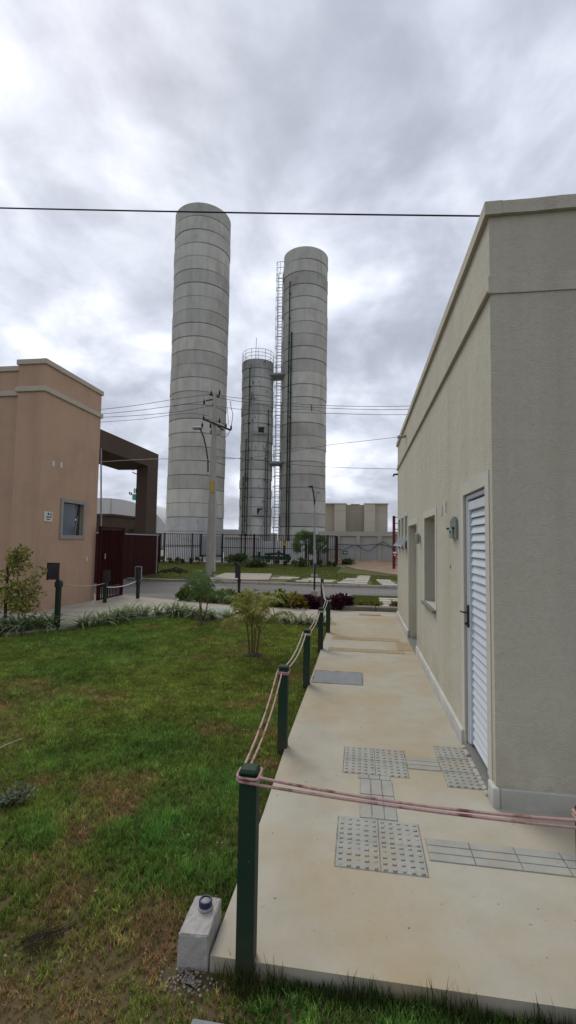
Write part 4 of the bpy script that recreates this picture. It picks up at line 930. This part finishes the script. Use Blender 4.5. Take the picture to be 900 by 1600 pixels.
rope('rope', 'pale double rope from the fifth post to the post in the red shrub', 'barrier ropes', [sag((WP[4][0]-.03, WP[4][1]+.05, .59), (p.x, p.y-.04, .66), .16, 16), sag((WP[4][0]+.03, WP[4][1]+.05, .58), (p.x+.02, p.y-.04, .62), .20, 16)], 'ropew', .0068)
p = gz(491, 931); t = thing('marker_post', (p.x, p.y, 0), 'thin black marker post in a concrete foot at the road edge', 'post')
B(p.x-.10, p.x+.10, p.y-.1, p.y+.1, -.12, .17, bev=.02).build('foot', 'kerb', t); MB().tube([(p.x, p.y, .17), (p.x+.01, p.y, 1.0)], .028, 8).build('rod', 'dark', t)
# concrete block with garden light
bl = thing('garden_light_block', (-.66, 2.05, -.06), 'rough concrete block with a small round light on top beside the nearest post', 'light block')
vs = [(-.716, 1.885, -.12), (-.585, 1.905, -.12), (-.592, 2.125, -.12), (-.722, 2.115, -.12), (-.712, 1.895, .072), (-.590, 1.912, .068), (-.597, 2.112, .070), (-.712, 2.103, .075)]
b = MB(); b.add(vs, [(0,3,2,1),(4,5,6,7),(0,1,5,4),(1,2,6,5),(2,3,7,6),(3,0,4,7)])
bo = b.build('block', 'blockc', bl)
import bmesh
bm = bmesh.new(); bm.from_mesh(bo.data)
bmesh.ops.bevel(bm, geom=list(bm.edges), offset=.006, segments=1, affect='EDGES')
bmesh.ops.subdivide_edges(bm, edges=list(bm.edges), cuts=5, use_grid_fill=True)
rs = random.Random(3)
for v in bm.verts: v.co += Vector((rs.uniform(-1, 1), rs.uniform(-1, 1), rs.uniform(-1, 1)))*.0022
bm.to_mesh(bo.data); bm.free()
lx, ly_ = -.648, 2.045
b = MB(); b.lathe(lx, ly_, [(.0001,.071),(.034,.071),(.030,.079),(.0245,.083),(.0245,.099)], 20); b.smooth = True; b.build('collar', 'blockc', bl)
b = MB(); b.lathe(lx, ly_, [(.027,.080),(.0285,.082),(.0285,.102),(.0265,.105),(.0215,.105),(.0205,.100)], 24); b.build('rim', 'blue', bl)
b = MB(); b.lathe(lx, ly_, [(.0205,.0995),(.015,.102),(.0001,.103)], 20); b.smooth = True; b.build('lens', 'lensg', bl)
gv = MB()
for i in range(170):
    a = random.uniform(0, 6.28); r_ = abs(random.gauss(0, .07)); x = -.645+r_*math.cos(a)*1.1; y = 1.845+r_*math.sin(a)*.55; s = random.uniform(.002, .0055); z = -.058+random.uniform(0, .008)
    gv.box(x-s, x+s, y-s*random.uniform(.6, 1.2), y+s, z, z+s*1.4, bev=s*.4)
tag(gv.build('gravel', 'gravel'), 'pale cement crumbs at the foot of the concrete block', 'gravel', kind='stuff')
tag(B(-.575, -.395, 1.45, 1.70, -.08, -.035, bev=.006).build('cover_slab', 'cover'), 'grey cover slab in the grass at the bottom picture edge', 'cover')
p = gz(470, 1074, -.05); tag(B(-.66, -.585, 5.62, 5.86, -.12, .012, bev=.008).build('concrete_stub', 'kerb'), 'short pale concrete stub in the grass behind the third rope post', 'concrete block')

# ================================================================== plants
def vary(c, a=.25):
    k = 1.55*random.uniform(1-a, 1+a); return (c[0]*k*random.uniform(.92, 1.08), c[1]*k, c[2]*k*random.uniform(.85, 1.15))
def blade(b, base, az, L, w, lift, droop, cm, ce, seg=6):
    """arching strap leaf, three points across so the margins can differ in colour"""
    d = Vector((math.cos(az), math.sin(az), 0)); s = Vector((-d.y, d.x, 0)); p = Vector(base); vs = []; cs = []
    el = lift
    for i in range(seg+1):
        t = i/seg; ww = w*(1-t**2.2)*(.55+.9*min(t*3, .5)); f = .25*ww
        vs += [p - s*ww, p + Vector((0, 0, -f)), p + s*ww]; cs += [ce, cm, ce]
        p = p + (d*math.cos(el) + Vector((0, 0, math.sin(el))))*(L/seg); el -= droop/seg
    k = len(b.v); b.v += [tuple(q) for q in vs]; b.c += cs
    for i in range(seg):
        for j in (0, 1): o_ = k+3*i+j; b.f.append((o_, o_+1, o_+4, o_+3))
def strap_plant(name, x, y, z, size, n, cm, ce, label, group, cat='plant', w=.016, droop=(1.2, 2.3)):
    t = thing(name, (x, y, z), label, cat, group)
    b = MB()
    for i in range(n):
        az = random.uniform(0, 6.28); L = size*random.uniform(.6, 1.15)
        blade(b, (x+random.gauss(0, size*.08), y+random.gauss(0, size*.08), z), az, L, w*random.uniform(.8, 1.2), random.uniform(.75, 1.45), random.uniform(*droop), vary(cm), vary(ce, .2))
    b.build('leaves', 'leaf', t); MB().lathe(x, y, [(size*.10, z-.05), (size*.07, z+.03)], 8, True).build('root_crown', 'mulch', t)
    return t
GM = (.040, .075, .02); GE = (.30, .335, .19)
k = 0
xs_ = [(-6.6, 7.35), (-6.25, 7.42), (-5.98, 7.62), (-5.82, 7.85), (-6.05, 7.9), (-5.72, 8.05)] + []
edge = [(-5.22, 8.35), (-5.05, 8.62), (-5.0, 8.95), (-4.88, 9.22), (-4.78, 9.48), (-4.62, 9.7), (-4.42, 9.92), (-4.18, 10.12), (-3.95, 10.08), (-3.68, 10.0), (-3.4, 9.93), (-3.12, 9.88), (-2.75, 9.86), (-2.42, 9.85), (-2.1, 9.82), (-1.78, 9.82), (-1.5, 9.8), (-1.25, 9.78), (-1.0, 9.76), (-.78, 9.72)]
for i, (x, y) in enumerate(xs_): strap_plant('spider_plant', x, y, -.05, .58, 54, GM, GE, 'variegated strap leaved plant under the leafy shrub at the left, %s from left' % ORD[i], 'variegated border plants', w=.022)
for i, (x, y) in enumerate(edge):
    far = i > 10
    strap_plant('spider_plant', x, y, -.05, (.52 if not far else .36)*random.uniform(.85, 1.15), 50 if not far else 34, GM if not far else (.06, .085, .03), GE if not far else (.26, .28, .15), 'variegated plant edging the lawn right of the panel post, %s from the left' % ORD[i], 'variegated border plants', w=.020)
for i, (px, py) in enumerate(((318, 962), (332, 960), (347, 962), (352, 965))):
    p = gz(px, py, -.03); strap_plant('rosette_plant', p.x, p.y, -.03, .26, 30, (.30, .38, .32), (.42, .47, .40), 'pale silvery rosette plant behind the left palm, %s from the left' % ORD[i], 'silvery rosettes', w=.02, droop=(.4, 1.2))
def pinnate(b, pts, leaf, w, n, cm, spread=.9, hang=.35):
    for i in range(n):
        t = .22+.78*i/(n-1); j = t*(len(pts)-1); k = min(int(j), len(pts)-2); p = pts[k].lerp(pts[k+1], j-k); d = (pts[k+1]-pts[k]).normalized()
        s = d.cross(Vector((0, 0, 1))); s = s.normalized() if s.length > .05 else Vector((1, 0, 0))
        L = leaf*math.sin(math.pi*(.18+.80*t))**.7*random.uniform(.85, 1.1)
        for sg_ in (-1, 1):
            v = (s*sg_*spread + d*.75 + Vector((0, 0, .25))).normalized(); c = vary(cm, .3)
            m1 = p+v*L*.5; e = p+v*L+Vector((0, 0, -hang*L*random.uniform(.4, 1.3))); nrm = d*w
            b.add([p-nrm*.4, p+nrm*.4, m1+nrm, e, m1-nrm], [(0,1,2,4),(4,2,3)], c)
def areca(x, y, H, Rr, nf, stems, label, cm, seed):
    random.seed(seed)
    t = thing('areca_palm', (x, y, -.06), label, 'palm', 'young areca palms on the lawn')
    tops = []
    for i in range(stems):
        a = 6.28*i/stems+.5; bx, by = x+.05*math.cos(a), y+.05*math.sin(a); tx, ty = x+.10*math.cos(a), y+.10*math.sin(a); hh = H*random.uniform(.30, .42)
        MB().tube([(bx, by, -.08), ((bx+tx)/2, (by+ty)/2, hh*.5), (tx, ty, hh)], .017, 8, r2=.011).build('stem', 'stalk', t); tops.append(Vector((tx, ty, hh)))
    for i in range(nf):
        o_ = tops[i % stems]; az = 6.283*i/nf*2.4+random.uniform(-.3, .3); L = H*random.uniform(.62, .95); el = random.uniform(.95, 1.5) if i % 3 else random.uniform(.5, .9); dr = random.uniform(1.2, 2.1)
        d = Vector((math.cos(az), math.sin(az), 0)); p = o_ - Vector((0, 0, H*.05)); pts = [p.copy()]
        for k in range(10):
            p = p + (d*math.cos(el)*Rr + Vector((0, 0, math.sin(el))))*(L/10); el -= dr/10*(.4+1.2*k/10); pts.append(p.copy())
        b = MB(); pinnate(b, pts, .27*H, .010, 19, cm, hang=.6); 
        b.tube(pts, .006, 5, r2=.002, col=(.20, .17, .04)); b.build('frond', 'leaf', t)
    MB().lathe(x, y, [(.19, -.062), (.13, -.035), (.0001, -.028)], 16).build('soil_ring', 'mulch', t)
    random.seed(seed+100)
areca(-1.565, 6.95, 1.02, .74, 17, 4, 'yellow green young areca palm in the middle of the lawn, the nearer one', (.15, .155, .030), 21)
areca(-3.19, 9.36, 1.05, .62, 15, 3, 'darker young areca palm at the back edge of the lawn', (.065, .11, .035), 33)
def leafball(b, c, r, n, size, cols, shell=.55, up_bias=.3):
    for i in range(n):
        v = Vector((random.gauss(0, 1), random.gauss(0, 1), random.gauss(0, 1))).normalized(); k = random.random()**(1/3); k = shell*k+(1-shell)*random.random()
        p = Vector((c[0]+v.x*r[0]*k, c[1]+v.y*r[1]*k, c[2]+v.z*r[2]*k))
        d = (v + Vector((random.gauss(0, .6), random.gauss(0, .6), random.gauss(0, .6)+up_bias))).normalized(); s = d.orthogonal().normalized(); q = d.cross(s); a = random.uniform(0, 6.28); s = s*math.cos(a)+q*math.sin(a)
        L = size*random.uniform(.6, 1.3); w = L*random.uniform(.22, .34); nn = d.cross(s)*w*.35
        b.add([p, p+d*L*.5+s*w+nn, p+d*L, p+d*L*.5-s*w+nn], [(0,1,2),(0,2,3)], vary(random.choice(cols), .3))
def shrub(name, c, r, n, size, cols, label, group=None, cat='shrub', clumps=9, stemcol='bark', nst=6):
    t = thing(name, (c[0], c[1], c[2]-r[2]), label, cat, group)
    b = MB()
    for i in range(clumps):
        v = Vector((random.gauss(0, 1), random.gauss(0, 1), random.gauss(0, .8))).normalized()*random.uniform(.35, .8)
        cc = (c[0]+v.x*r[0], c[1]+v.y*r[1], c[2]+v.z*r[2]*.9); leafball(b, cc, (r[0]*.42, r[1]*.42, r[2]*.42), n//clumps, size, cols)
    b.build('foliage', 'leaf', t)
    s = MB()
    for i in range(nst):
        a = 6.28*i/nst; s.tube([(c[0], c[1], c[2]-r[2]-.05), (c[0]+r[0]*.25*math.cos(a), c[1]+r[1]*.25*math.sin(a), c[2]-r[2]*.3), (c[0]+r[0]*.6*math.cos(a+.4), c[1]+r[1]*.6*math.sin(a+.4), c[2]+r[2]*.35)], .012*max(1, r[0]), 5, r2=.004)
    s.build('stems', stemcol, t); return t
# red shrub, croton hedge
shrub('red_shrub', (-1.05, 11.95, .13), (.42, .30, .27), 2200, .075, [(.040, .009, .019), (.028, .006, .014), (.055, .013, .024)], 'left dark red leafy shrub at the end of the walkway by the road', 'dark red shrubs')
shrub('red_shrub', (-.55, 11.90, .14), (.42, .28, .26), 2100, .075, [(.040, .009, .019), (.028, .006, .014), (.055, .013, .024)], 'right dark red leafy shrub at the end of the walkway by the road', 'dark red shrubs')
crx = [-4.75, -4.3, -3.85, -3.4, -2.95, -2.45, -2.0, -1.6]
for i, x in enumerate(crx):
    y = 12.55-(x+5.3)*.24+.12
    cols = [(.10, .12, .025), (.19, .17, .03), (.06, .09, .022)] if i % 3 else [(.07, .10, .025), (.12, .13, .03), (.05, .075, .02)]
    if i > 6: cols = [(.24, .17, .025), (.16, .14, .03), (.08, .09, .02)]
    shrub('croton', (x, y, .13), (.30, .26, .22), 520, .13, cols, 'yellow green croton bush along the road edge, %s from the left' % ORD[i], 'croton bushes by the road', clumps=6)
# leafy shrub at the left edge
sx, sy = -6.20, 7.70
t = thing('young_tree', (sx, sy, -.06), 'sparse yellow green leafy young tree at the left picture edge before the pink wall', 'tree')
b = MB(); b.tube([(sx-.12, sy, -.1), (sx-.15, sy, .5), (sx-.13, sy, 1.0), (sx-.16, sy, 1.12)], .028, 8, r2=.017)
limbs = [[(sx-.14, sy, .55), (sx+.1, sy-.05, .75), (sx+.42, sy-.1, .98)], [(sx-.14, sy, .45), (sx+.15, sy+.05, .55), (sx+.45, sy, .70)], [(sx-.14, sy, .7), (sx-.02, sy+.1, .85), (sx+.02, sy+.1, 1.15)], [(sx-.14, sy, .35), (sx+.1, sy-.1, .38), (sx+.3, sy-.15, .45)], [(sx-.14, sy, .6), (sx-.4, sy, .8), (sx-.6, sy, 1.0)], [(sx-.13, sy, .9), (sx, sy, 1.15), (sx+.06, sy, 1.35)]]
for l in limbs: b.tube(l, .013, 6, r2=.005)
b.build('trunk', 'bark', t)
b = MB(); cl = [(.20, .19, .045), (.14, .15, .035), (.25, .22, .06), (.08, .10, .025)]
for l in limbs:
    for k in range(7):
        j = random.uniform(.35, 1.08); p = Vector(l[1]).lerp(Vector(l[2]), j); leafball(b, (p.x+random.gauss(0, .09), p.y+random.gauss(0, .10), p.z+random.gauss(0, .08)), (.12, .12, .10), 30, .066, cl)
for k in range(20): leafball(b, (sx+random.uniform(-.5, .35), sy+random.uniform(-.2, .2), random.uniform(.3, .85)), (.17, .17, .14), 40, .075, cl)
for k in range(5): leafball(b, (sx+random.uniform(-.05, .12), sy, random.uniform(1.15, 1.42)), (.12, .12, .10), 40, .07, cl)
b.build('crown', 'leaf', t)
# fan palms behind the fence
def fan_palm(x, y, h, r, label):
    t = thing('fan_palm', (x, y, 0), label, 'palm', 'fan palms behind the fence')
    MB().tube([(x, y, -.1), (x+.03, y, h*.5), (x, y, h)], .09, 8, r2=.07).build('trunk', 'bark', t)
    for i in range(22):
        az = random.uniform(0, 6.28); el = random.uniform(-.6, 1.3); d = Vector((math.cos(az)*math.cos(el), math.sin(az)*math.cos(el), math.sin(el))); o_ = Vector((x, y, h)); c = o_+d*r*.45; s = d.orthogonal().normalized(); q = d.cross(s); b = MB()
        b.tube([o_, c], .012, 4, col=(.08, .09, .03))
        for k in range(13):
            a = (k-6)/6*1.35; v = (d*math.cos(a)+s*math.sin(a)).normalized(); L = r*.55*(1-.25*abs(a)/1.35); e = c+v*L-Vector((0, 0, .12*L)); n_ = v.cross(q)*.05; b.add([c, c+v*L*.55+n_, e, c+v*L*.55-n_], [(0,1,2),(0,2,3)], vary((.075, .125, .035), .3))
        b.build('fan_leaf', 'leaf', t)
for px, py, top, yy, r, l in ((478, 878, 850, 34, 1.25, 'left fan palm behind the bar fence in front of the right tower'), (497, 878, 854, 34.6, 1.1, 'right fan palm behind the bar fence in front of the right tower')):
    p = at(px, top, yy); fan_palm(p.x, yy, p.z, r, l)
for i, px in enumerate((254, 266, 276, 287, 298, 309, 433, 447, 461, 474, 488, 501, 514, 522)):
    p = at(px, 876, 31.6); hh = random.uniform(.25, .5)
    shrub('hedge_plant', (p.x, 31.55, hh*.55+.02), (.22, .18, hh*.55), 130, .12, [(.04, .06, .02), (.055, .08, .025), (.03, .045, .018)], 'small dark plant at the foot of the bar fence, %s from the left' % ORD[i], 'plants along the fence', clumps=4, nst=3)
for px, py, y, r, n, l in ((372, 870, 30.5, (1.0, .5, .55), 900, 'wide green shrub in front of the cabinet at the bar fence'), (398, 884, 28.5, (.85, .5, .34), 700, 'low dark green bush on the far verge left of the lamp'), (543, 876, 33.0, (.55, .4, .38), 400, 'dark green bush at the foot of the boundary wall below the green sign'), (470, 882, 30.6, (.5, .4, .4), 350, 'small green bush on the far verge in front of the fan palms'), (212, 826, 27.0, (1.0, .5, .35), 400, 'yellow flowering bush seen over the vehicle gate')):
    p = at(px, py, y); cols = [(.05, .075, .022), (.035, .055, .018), (.07, .10, .03)] if 'yellow' not in l else [(.30, .22, .03), (.22, .17, .03), (.08, .09, .03)]
    z = r[2]*.72 if 'yellow' not in l else p.z; shrub('bush', (p.x, y, z), r, n, .16, cols, l, 'bushes across the road', clumps=10)
# flowers on the near verge edge
for i, x in enumerate((.1, .45, .8, 1.1, 1.5)):
    shrub('flower_plant', (x, 12.12, .12), (.20, .10, .10), 150, .06, [(.10, .10, .025), (.07, .09, .025), (.26, .13, .02), (.05, .07, .02)], 'low flowering plant behind the dark kerb at the walkway end, %s from the left' % ORD[i], 'flowering edge plants', clumps=4, nst=3)
p = gz(12, 1262, -.06); shrub('weed', (p.x, p.y, .0), (.16, .14, .075), 420, .026, [(.13, .15, .10), (.09, .11, .07), (.06, .085, .04)], 'grey green weed in the lawn at the left picture edge', None, 'weed', clumps=7)
a = gz(-20, 1180, -.03); c = gz(34, 1154, -.03); tag(MB().tube([a+Vector((0,0,.0)), a.lerp(c, .5)+Vector((0, 0, .012)), c], .004, 5).build('dry_stalk', 'ropew'), 'pale dry stalk lying on the lawn at the left picture edge', 'stalk')
p = gz(250, 893); b = MB()
for i in range(7): q = gz(246+i*2.2, 895+random.uniform(-3, 2)); b.tube([q+Vector((0, 0, .05)), q+Vector((.5, .1, random.uniform(.1, .35))), q+Vector((1.1, .2, .06))], .035, 5)
tag(b.build('branch_pile', 'bark'), 'pile of dark cut branches on the far verge beside the portal column', 'branches')

# ================================================================== grass
def tuft_mesh(name, X, Y, Z, H, Wd, col, parent_label, seg=2, lean=.6):
    n = len(X); az = RNG.uniform(0, 6.283, n); ln = RNG.uniform(.1, 1.0, n)*lean*H; fa = RNG.uniform(0, 6.283, n)
    dx, dy = np.cos(az)*ln, np.sin(az)*ln; sx_, sy_ = np.cos(fa)*Wd, np.sin(fa)*Wd
    if seg == 1:
        V = np.stack([np.stack([X-sx_, Y-sy_, Z], -1), np.stack([X+sx_, Y+sy_, Z], -1), np.stack([X+dx, Y+dy, Z+H], -1)], 1); k = 3; tri = np.array([[0,1,2]])
        sh = np.array([.8, .8, 1.1])
    else:
        V = np.stack([np.stack([X-sx_, Y-sy_, Z], -1), np.stack([X+sx_, Y+sy_, Z], -1), np.stack([X+dx*.35-sx_*.8, Y+dy*.35-sy_*.8, Z+H*.6], -1), np.stack([X+dx*.35+sx_*.8, Y+dy*.35+sy_*.8, Z+H*.6], -1), np.stack([X+dx, Y+dy, Z+H*.98], -1)], 1); k = 5; tri = np.array([[0,1,3],[0,3,2],[2,3,4]])
        sh = np.array([.85, .85, 1, 1, 1.1])
    T_ = (np.arange(n)[:, None, None]*k + tri[None]).reshape(-1, 3); V = V.reshape(-1, 3)
    me = bpy.data.meshes.new(name); me.vertices.add(len(V)); me.vertices.foreach_set('co', V.astype(np.float32).ravel())
    me.loops.add(T_.size); me.loops.foreach_set('vertex_index', T_.astype(np.int32).ravel()); me.polygons.add(len(T_)); me.polygons.foreach_set('loop_start', np.arange(0, T_.size, 3, dtype=np.int32)); me.polygons.foreach_set('loop_total', np.full(len(T_), 3, dtype=np.int32))
    me.update(calc_edges=True)
    ca = me.color_attributes.new('Col', 'FLOAT_COLOR', 'POINT'); cc = np.repeat(col[:, None, :], k, 1)
    cc = np.concatenate([cc, np.ones((n, k, 1))], -1).reshape(-1, 4).astype(np.float32); ca.data.foreach_set('color', cc.ravel())
    me.materials.append(MT['grass']); o = bpy.data.objects.new(name, me); C.objects.link(o); tag(o, parent_label, 'grass', kind='stuff'); return o
DRY = [(100, 1440, .22, 1.0), (170, 1470, .20, .9), (240, 1440, .16, 1.0), (260, 1490, .12, .9), (110, 1310, .14, 1.0), (85, 1290, .13, .9), (190, 1265, .13, .9), (160, 1235, .14, .8), (225, 1228, .12, .6), (60, 1225, .16, .7), (20, 1590, .15, .8), (150, 1570, .2, .5), (330, 1555, .14, .8), (170, 1090, .35, .8), (15, 1085, .4, .8), (120, 1080, .45, .6), (330, 1140, .2, .6), (385, 1090, .3, .6), (310, 1008, .6, .6), (270, 975, .6, .5), (370, 978, .5, .8), (60, 1160, .22, .6), (270, 1125, .2, .5), (420, 1190, .10, 1.0), (430, 1140, .12, .9), (445, 1090, .14, .7), (408, 1260, .08, .9), (460, 1060, .2, .9)]
LUSH = [(280, 1300, .28, 1.0), (330, 1360, .22, 1.0), (250, 1380, .2, .9), (360, 1230, .22, .9), (330, 1270, .2, .8), (30, 1310, .18, .8), (60, 1420, .14, .6), (150, 1440, .1, .5), (450, 1560, .25, .8), (700, 1580, .3, .9), (90, 1190, .3, .5), (230, 1170, .4, .6), (200, 1000, 1.2, .5), (100, 1050, .6, .4)]
def field(X, Y, spots):
    s = np.zeros_like(X)
    for px, py, r_, k in spots:
        p = gz(px, py, -.05); s = np.maximum(s, k*np.exp(-((X-p.x)**2+((Y-p.y)*1.0)**2)/(2*r_*r_)))
    return s
def lawn_cols(X, Y):
    wob = fbm(X*3.1, Y*3.1, 4); Xw = X+.35*(fbm(X*2.2+9, Y*2.2, 3)-.5); Yw = Y+.35*(fbm(X*2.2, Y*2.2+31, 3)-.5)
    dry = field(Xw, Yw, DRY)*np.interp(Y, [1.5, 3.2, 4.5], [1.12, .95, .42]) - .75*field(Xw, Yw, LUSH) + 1.3*(fbm(X*1.5+40, Y*1.5, 4)-.56) + 1.0*(wob-.5)
    dry = np.clip(dry, 0, 1); lush = np.clip(field(Xw, Yw, LUSH) + 1.0*(fbm(X*1.1+77, Y*1.1+5, 3)-.55), 0, 1)*(1-dry)
    g0 = np.array([.205, .262, .052]); g1 = np.array([.105, .240, .048]); d0 = np.array([.30, .165, .075]); d1 = np.array([.46, .33, .19])
    u = RNG.random(len(X))[:, None]; pick = RNG.random(len(X)) < np.clip(dry*1.05+.03, 0, .93)
    green = g0*(1-lush[:, None])+g1*lush[:, None]; straw = d0*(1-u**2)+d1*u**2
    clump = (.55+.9*fbm(X*7, Y*7, 3))[:, None]*(.75+.5*fbm(X*1.8+11, Y*1.8+60, 3))[:, None]; c = np.where(pick[:, None], straw*(.6+.4*clump), green*clump*(.6+.8*u)); return c*(.85+.3*RNG.random(len(X)))[:, None], dry, lush
def tufts(n, per, sp, x0, x1, y0, y1, keep):
    m = n//per; cx = RNG.uniform(x0, x1, m); cy = RNG.uniform(y0, y1, m); tone = RNG.lognormal(0, .30, m); i = np.repeat(np.arange(m), per)
    X = cx[i]+RNG.normal(0, sp, len(i)); Y = cy[i]+RNG.normal(0, sp, len(i)); k = keep(X, Y); return X[k], Y[k], tone[i][k]
def scatter(n, x0, x1, y0, y1, keep):
    X = RNG.uniform(x0, x1, n); Y = RNG.uniform(y0, y1, n); m = keep(X, Y); return X[m], Y[m]
def in_view(X, Y, margin=.12): # only the ground the photograph can see, with a margin
    return X > -(Y+.3)*.84 - .35
on_lawn = lambda X, Y: (Y < lawn_edge(X)-.05) & ((X < -.595) | (Y < 1.895)) & (X > -8.2) & ~((X > -.735) & (X < -.58) & (Y > 1.88) & (Y < 2.13)) & ~((X > -.58) & (X < -.39) & (Y > 1.4) & (Y < 1.705)) & ~((((X+.645)/.13)**2+((Y-1.85)/.05)**2 < 1))
zones = [('lawn_grass', 420000, -3.6, 1.9, 1.2, 3.6, 2, (.018, .050), .0020, 'short blades of the patchy green and straw lawn near the camera'),
         ('lawn_grass', 380000, -6.0, -.59, 3.6, 6.4, 2, (.022, .055), .0032, 'blades of the middle part of the patchy lawn'),
         ('lawn_grass', 260000, -8.2, -.59, 6.4, 10.2, 1, (.025, .055), .0055, 'blades of the far part of the lawn near the palms')]
for nm, n, x0, x1, y0, y1, sg_, hh, w_, lab in zones:
    X, Y, tone = tufts(n, 9, .006 if y0 < 2 else (.010 if y0 < 5 else .02), x0, x1, y0, y1, lambda X, Y: on_lawn(X, Y) & in_view(X, Y))
    cl_, dry, lush = lawn_cols(X, Y); cl_ = cl_*tone[:, None]
    bare = (dry > .75) & (RNG.random(len(X)) < .35); X, Y, cl_, dry, lush = X[~bare], Y[~bare], cl_[~bare], dry[~bare], lush[~bare]
    H = RNG.uniform(*hh, len(X))*(.6+.8*fbm(X*7, Y*7, 3))*(.62+.55*lush+.15*(1-dry))*np.where(Y < 1.9, .75, 1.0); tuft_mesh(nm, X, Y, lawn_z(X, Y)-.004, H, w_*RNG.uniform(.7, 1.3, len(X)), cl_, lab, sg_, .9)
# longer dark blades against the front and side edges of the walkway
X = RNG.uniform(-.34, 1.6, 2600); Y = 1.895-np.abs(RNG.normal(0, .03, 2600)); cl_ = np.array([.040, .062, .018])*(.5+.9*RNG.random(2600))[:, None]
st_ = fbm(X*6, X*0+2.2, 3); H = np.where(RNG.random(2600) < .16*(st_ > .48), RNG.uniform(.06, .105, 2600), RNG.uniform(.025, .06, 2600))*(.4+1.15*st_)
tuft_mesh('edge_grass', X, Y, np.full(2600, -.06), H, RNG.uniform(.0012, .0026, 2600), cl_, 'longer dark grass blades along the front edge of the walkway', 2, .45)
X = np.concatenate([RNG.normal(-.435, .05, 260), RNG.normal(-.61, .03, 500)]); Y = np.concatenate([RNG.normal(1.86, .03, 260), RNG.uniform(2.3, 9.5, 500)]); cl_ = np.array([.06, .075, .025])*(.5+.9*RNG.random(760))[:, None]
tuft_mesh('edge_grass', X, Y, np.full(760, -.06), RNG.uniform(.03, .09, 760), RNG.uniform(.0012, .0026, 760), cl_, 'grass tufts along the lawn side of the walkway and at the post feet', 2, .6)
# scraps: pale clippings and dead leaves lying on the lawn
b = MB()
for i in range(70):
    y = random.uniform(1.75, 5.5); x = random.uniform(-(y*.62+.5), -.7); z = float(lawn_z(np.array([x]), np.array([y]))[0])+random.uniform(.018, .032); a = random.uniform(0, 6.28); L = random.uniform(.004, .013); w = L*random.uniform(.3, .6)
    d = Vector((math.cos(a), math.sin(a), random.uniform(-.3, .3))); q = Vector((-d.y, d.x, 0)); p = Vector((x, y, z)); c = random.choice([(.55, .52, .44), (.42, .34, .22), (.30, .20, .11)])
    b.add([p-d*L, p+q*w+Vector((0, 0, .003)), p+d*L, p-q*w], [(0,1,2),(0,2,3)], c)
tag(b.build('lawn_scraps', 'leaf'), 'pale dry clippings and leaf scraps scattered over the lawn', 'clippings', kind='stuff')
p = gz(62, 1470, -.04); b = MB()
for i in range(26): a = random.gauss(.75, .35); q = p+Vector((random.gauss(0, .03), random.gauss(0, .02), random.uniform(0, .03))); d = Vector((math.cos(a), math.sin(a), random.uniform(-.1, .2)))*random.uniform(.03, .08); b.tube([q-d, q+d], .0016, 4)
tag(b.build('twig_heap', 'bark'), 'small dark heap of dry twigs on the brown patch of the lawn', 'twigs')
# verges
def vcol_(X, Y):
    u = RNG.random(len(X))[:, None]; d = np.clip(2.2*(fbm(X*.6+3, Y*.6, 3)-.55), 0, 1)[:, None]
    return (np.array([.135, .175, .034])*(.65+.7*u))*(1-d) + np.array([.27, .19, .07])*(.7+.6*u)*d
X, Y = scatter(42000, -.58, 4.5, 12.05, 14.55, lambda X, Y: ~((np.abs(X-.86) < .33) & (np.mod(Y-12.15, .5) < .42) & (Y < 14.1)) & ~((np.abs(X+.42) < .18) & (Y > 12.7) & (Y < 14.6)))
tuft_mesh('verge_grass', X, Y, np.full(len(X), .03), RNG.uniform(.03, .07, len(X)), RNG.uniform(.004, .008, len(X)), vcol_(X, Y), 'grass of the near verge between the walkway end and the road', 1, .8)
rpx = [(p.x, p.y) for p in rp]
def off_ramp(X, Y):
    m = (Y > 18.75) & (Y < 31.75) & (X > -22) & ~((X > -6.9) & (X < -3.0) & (Y < 22.6) & (X < -6.9+3.9*1)); 
    for (px, py, n_, w_) in ((472, 909, 3, .55), (503, 910, 2, .9), (540, 912, 4, .62), (562, 913, 7, .58), (608, 915, 4, .6), (440, 905, 2, .9)):
        p = gz(px, py); m &= ~((np.abs(X-p.x-.15) < w_*.55) & (Y > p.y-.3) & (Y < p.y+.71*n_))
    for i in range(len(dp)): pass
    return m & ~((X > -1.2) & (Y > 24.8-.35*X))
X, Y = scatter(150000, -20, 7, 18.7, 31.7, off_ramp)
tuft_mesh('verge_grass', X, Y, fz(X, Y)-.005, RNG.uniform(.03, .08, len(X)), RNG.uniform(.007, .014, len(X)), vcol_(X, Y), 'grass of the far verge between the road and the bar fence', 1, .8)
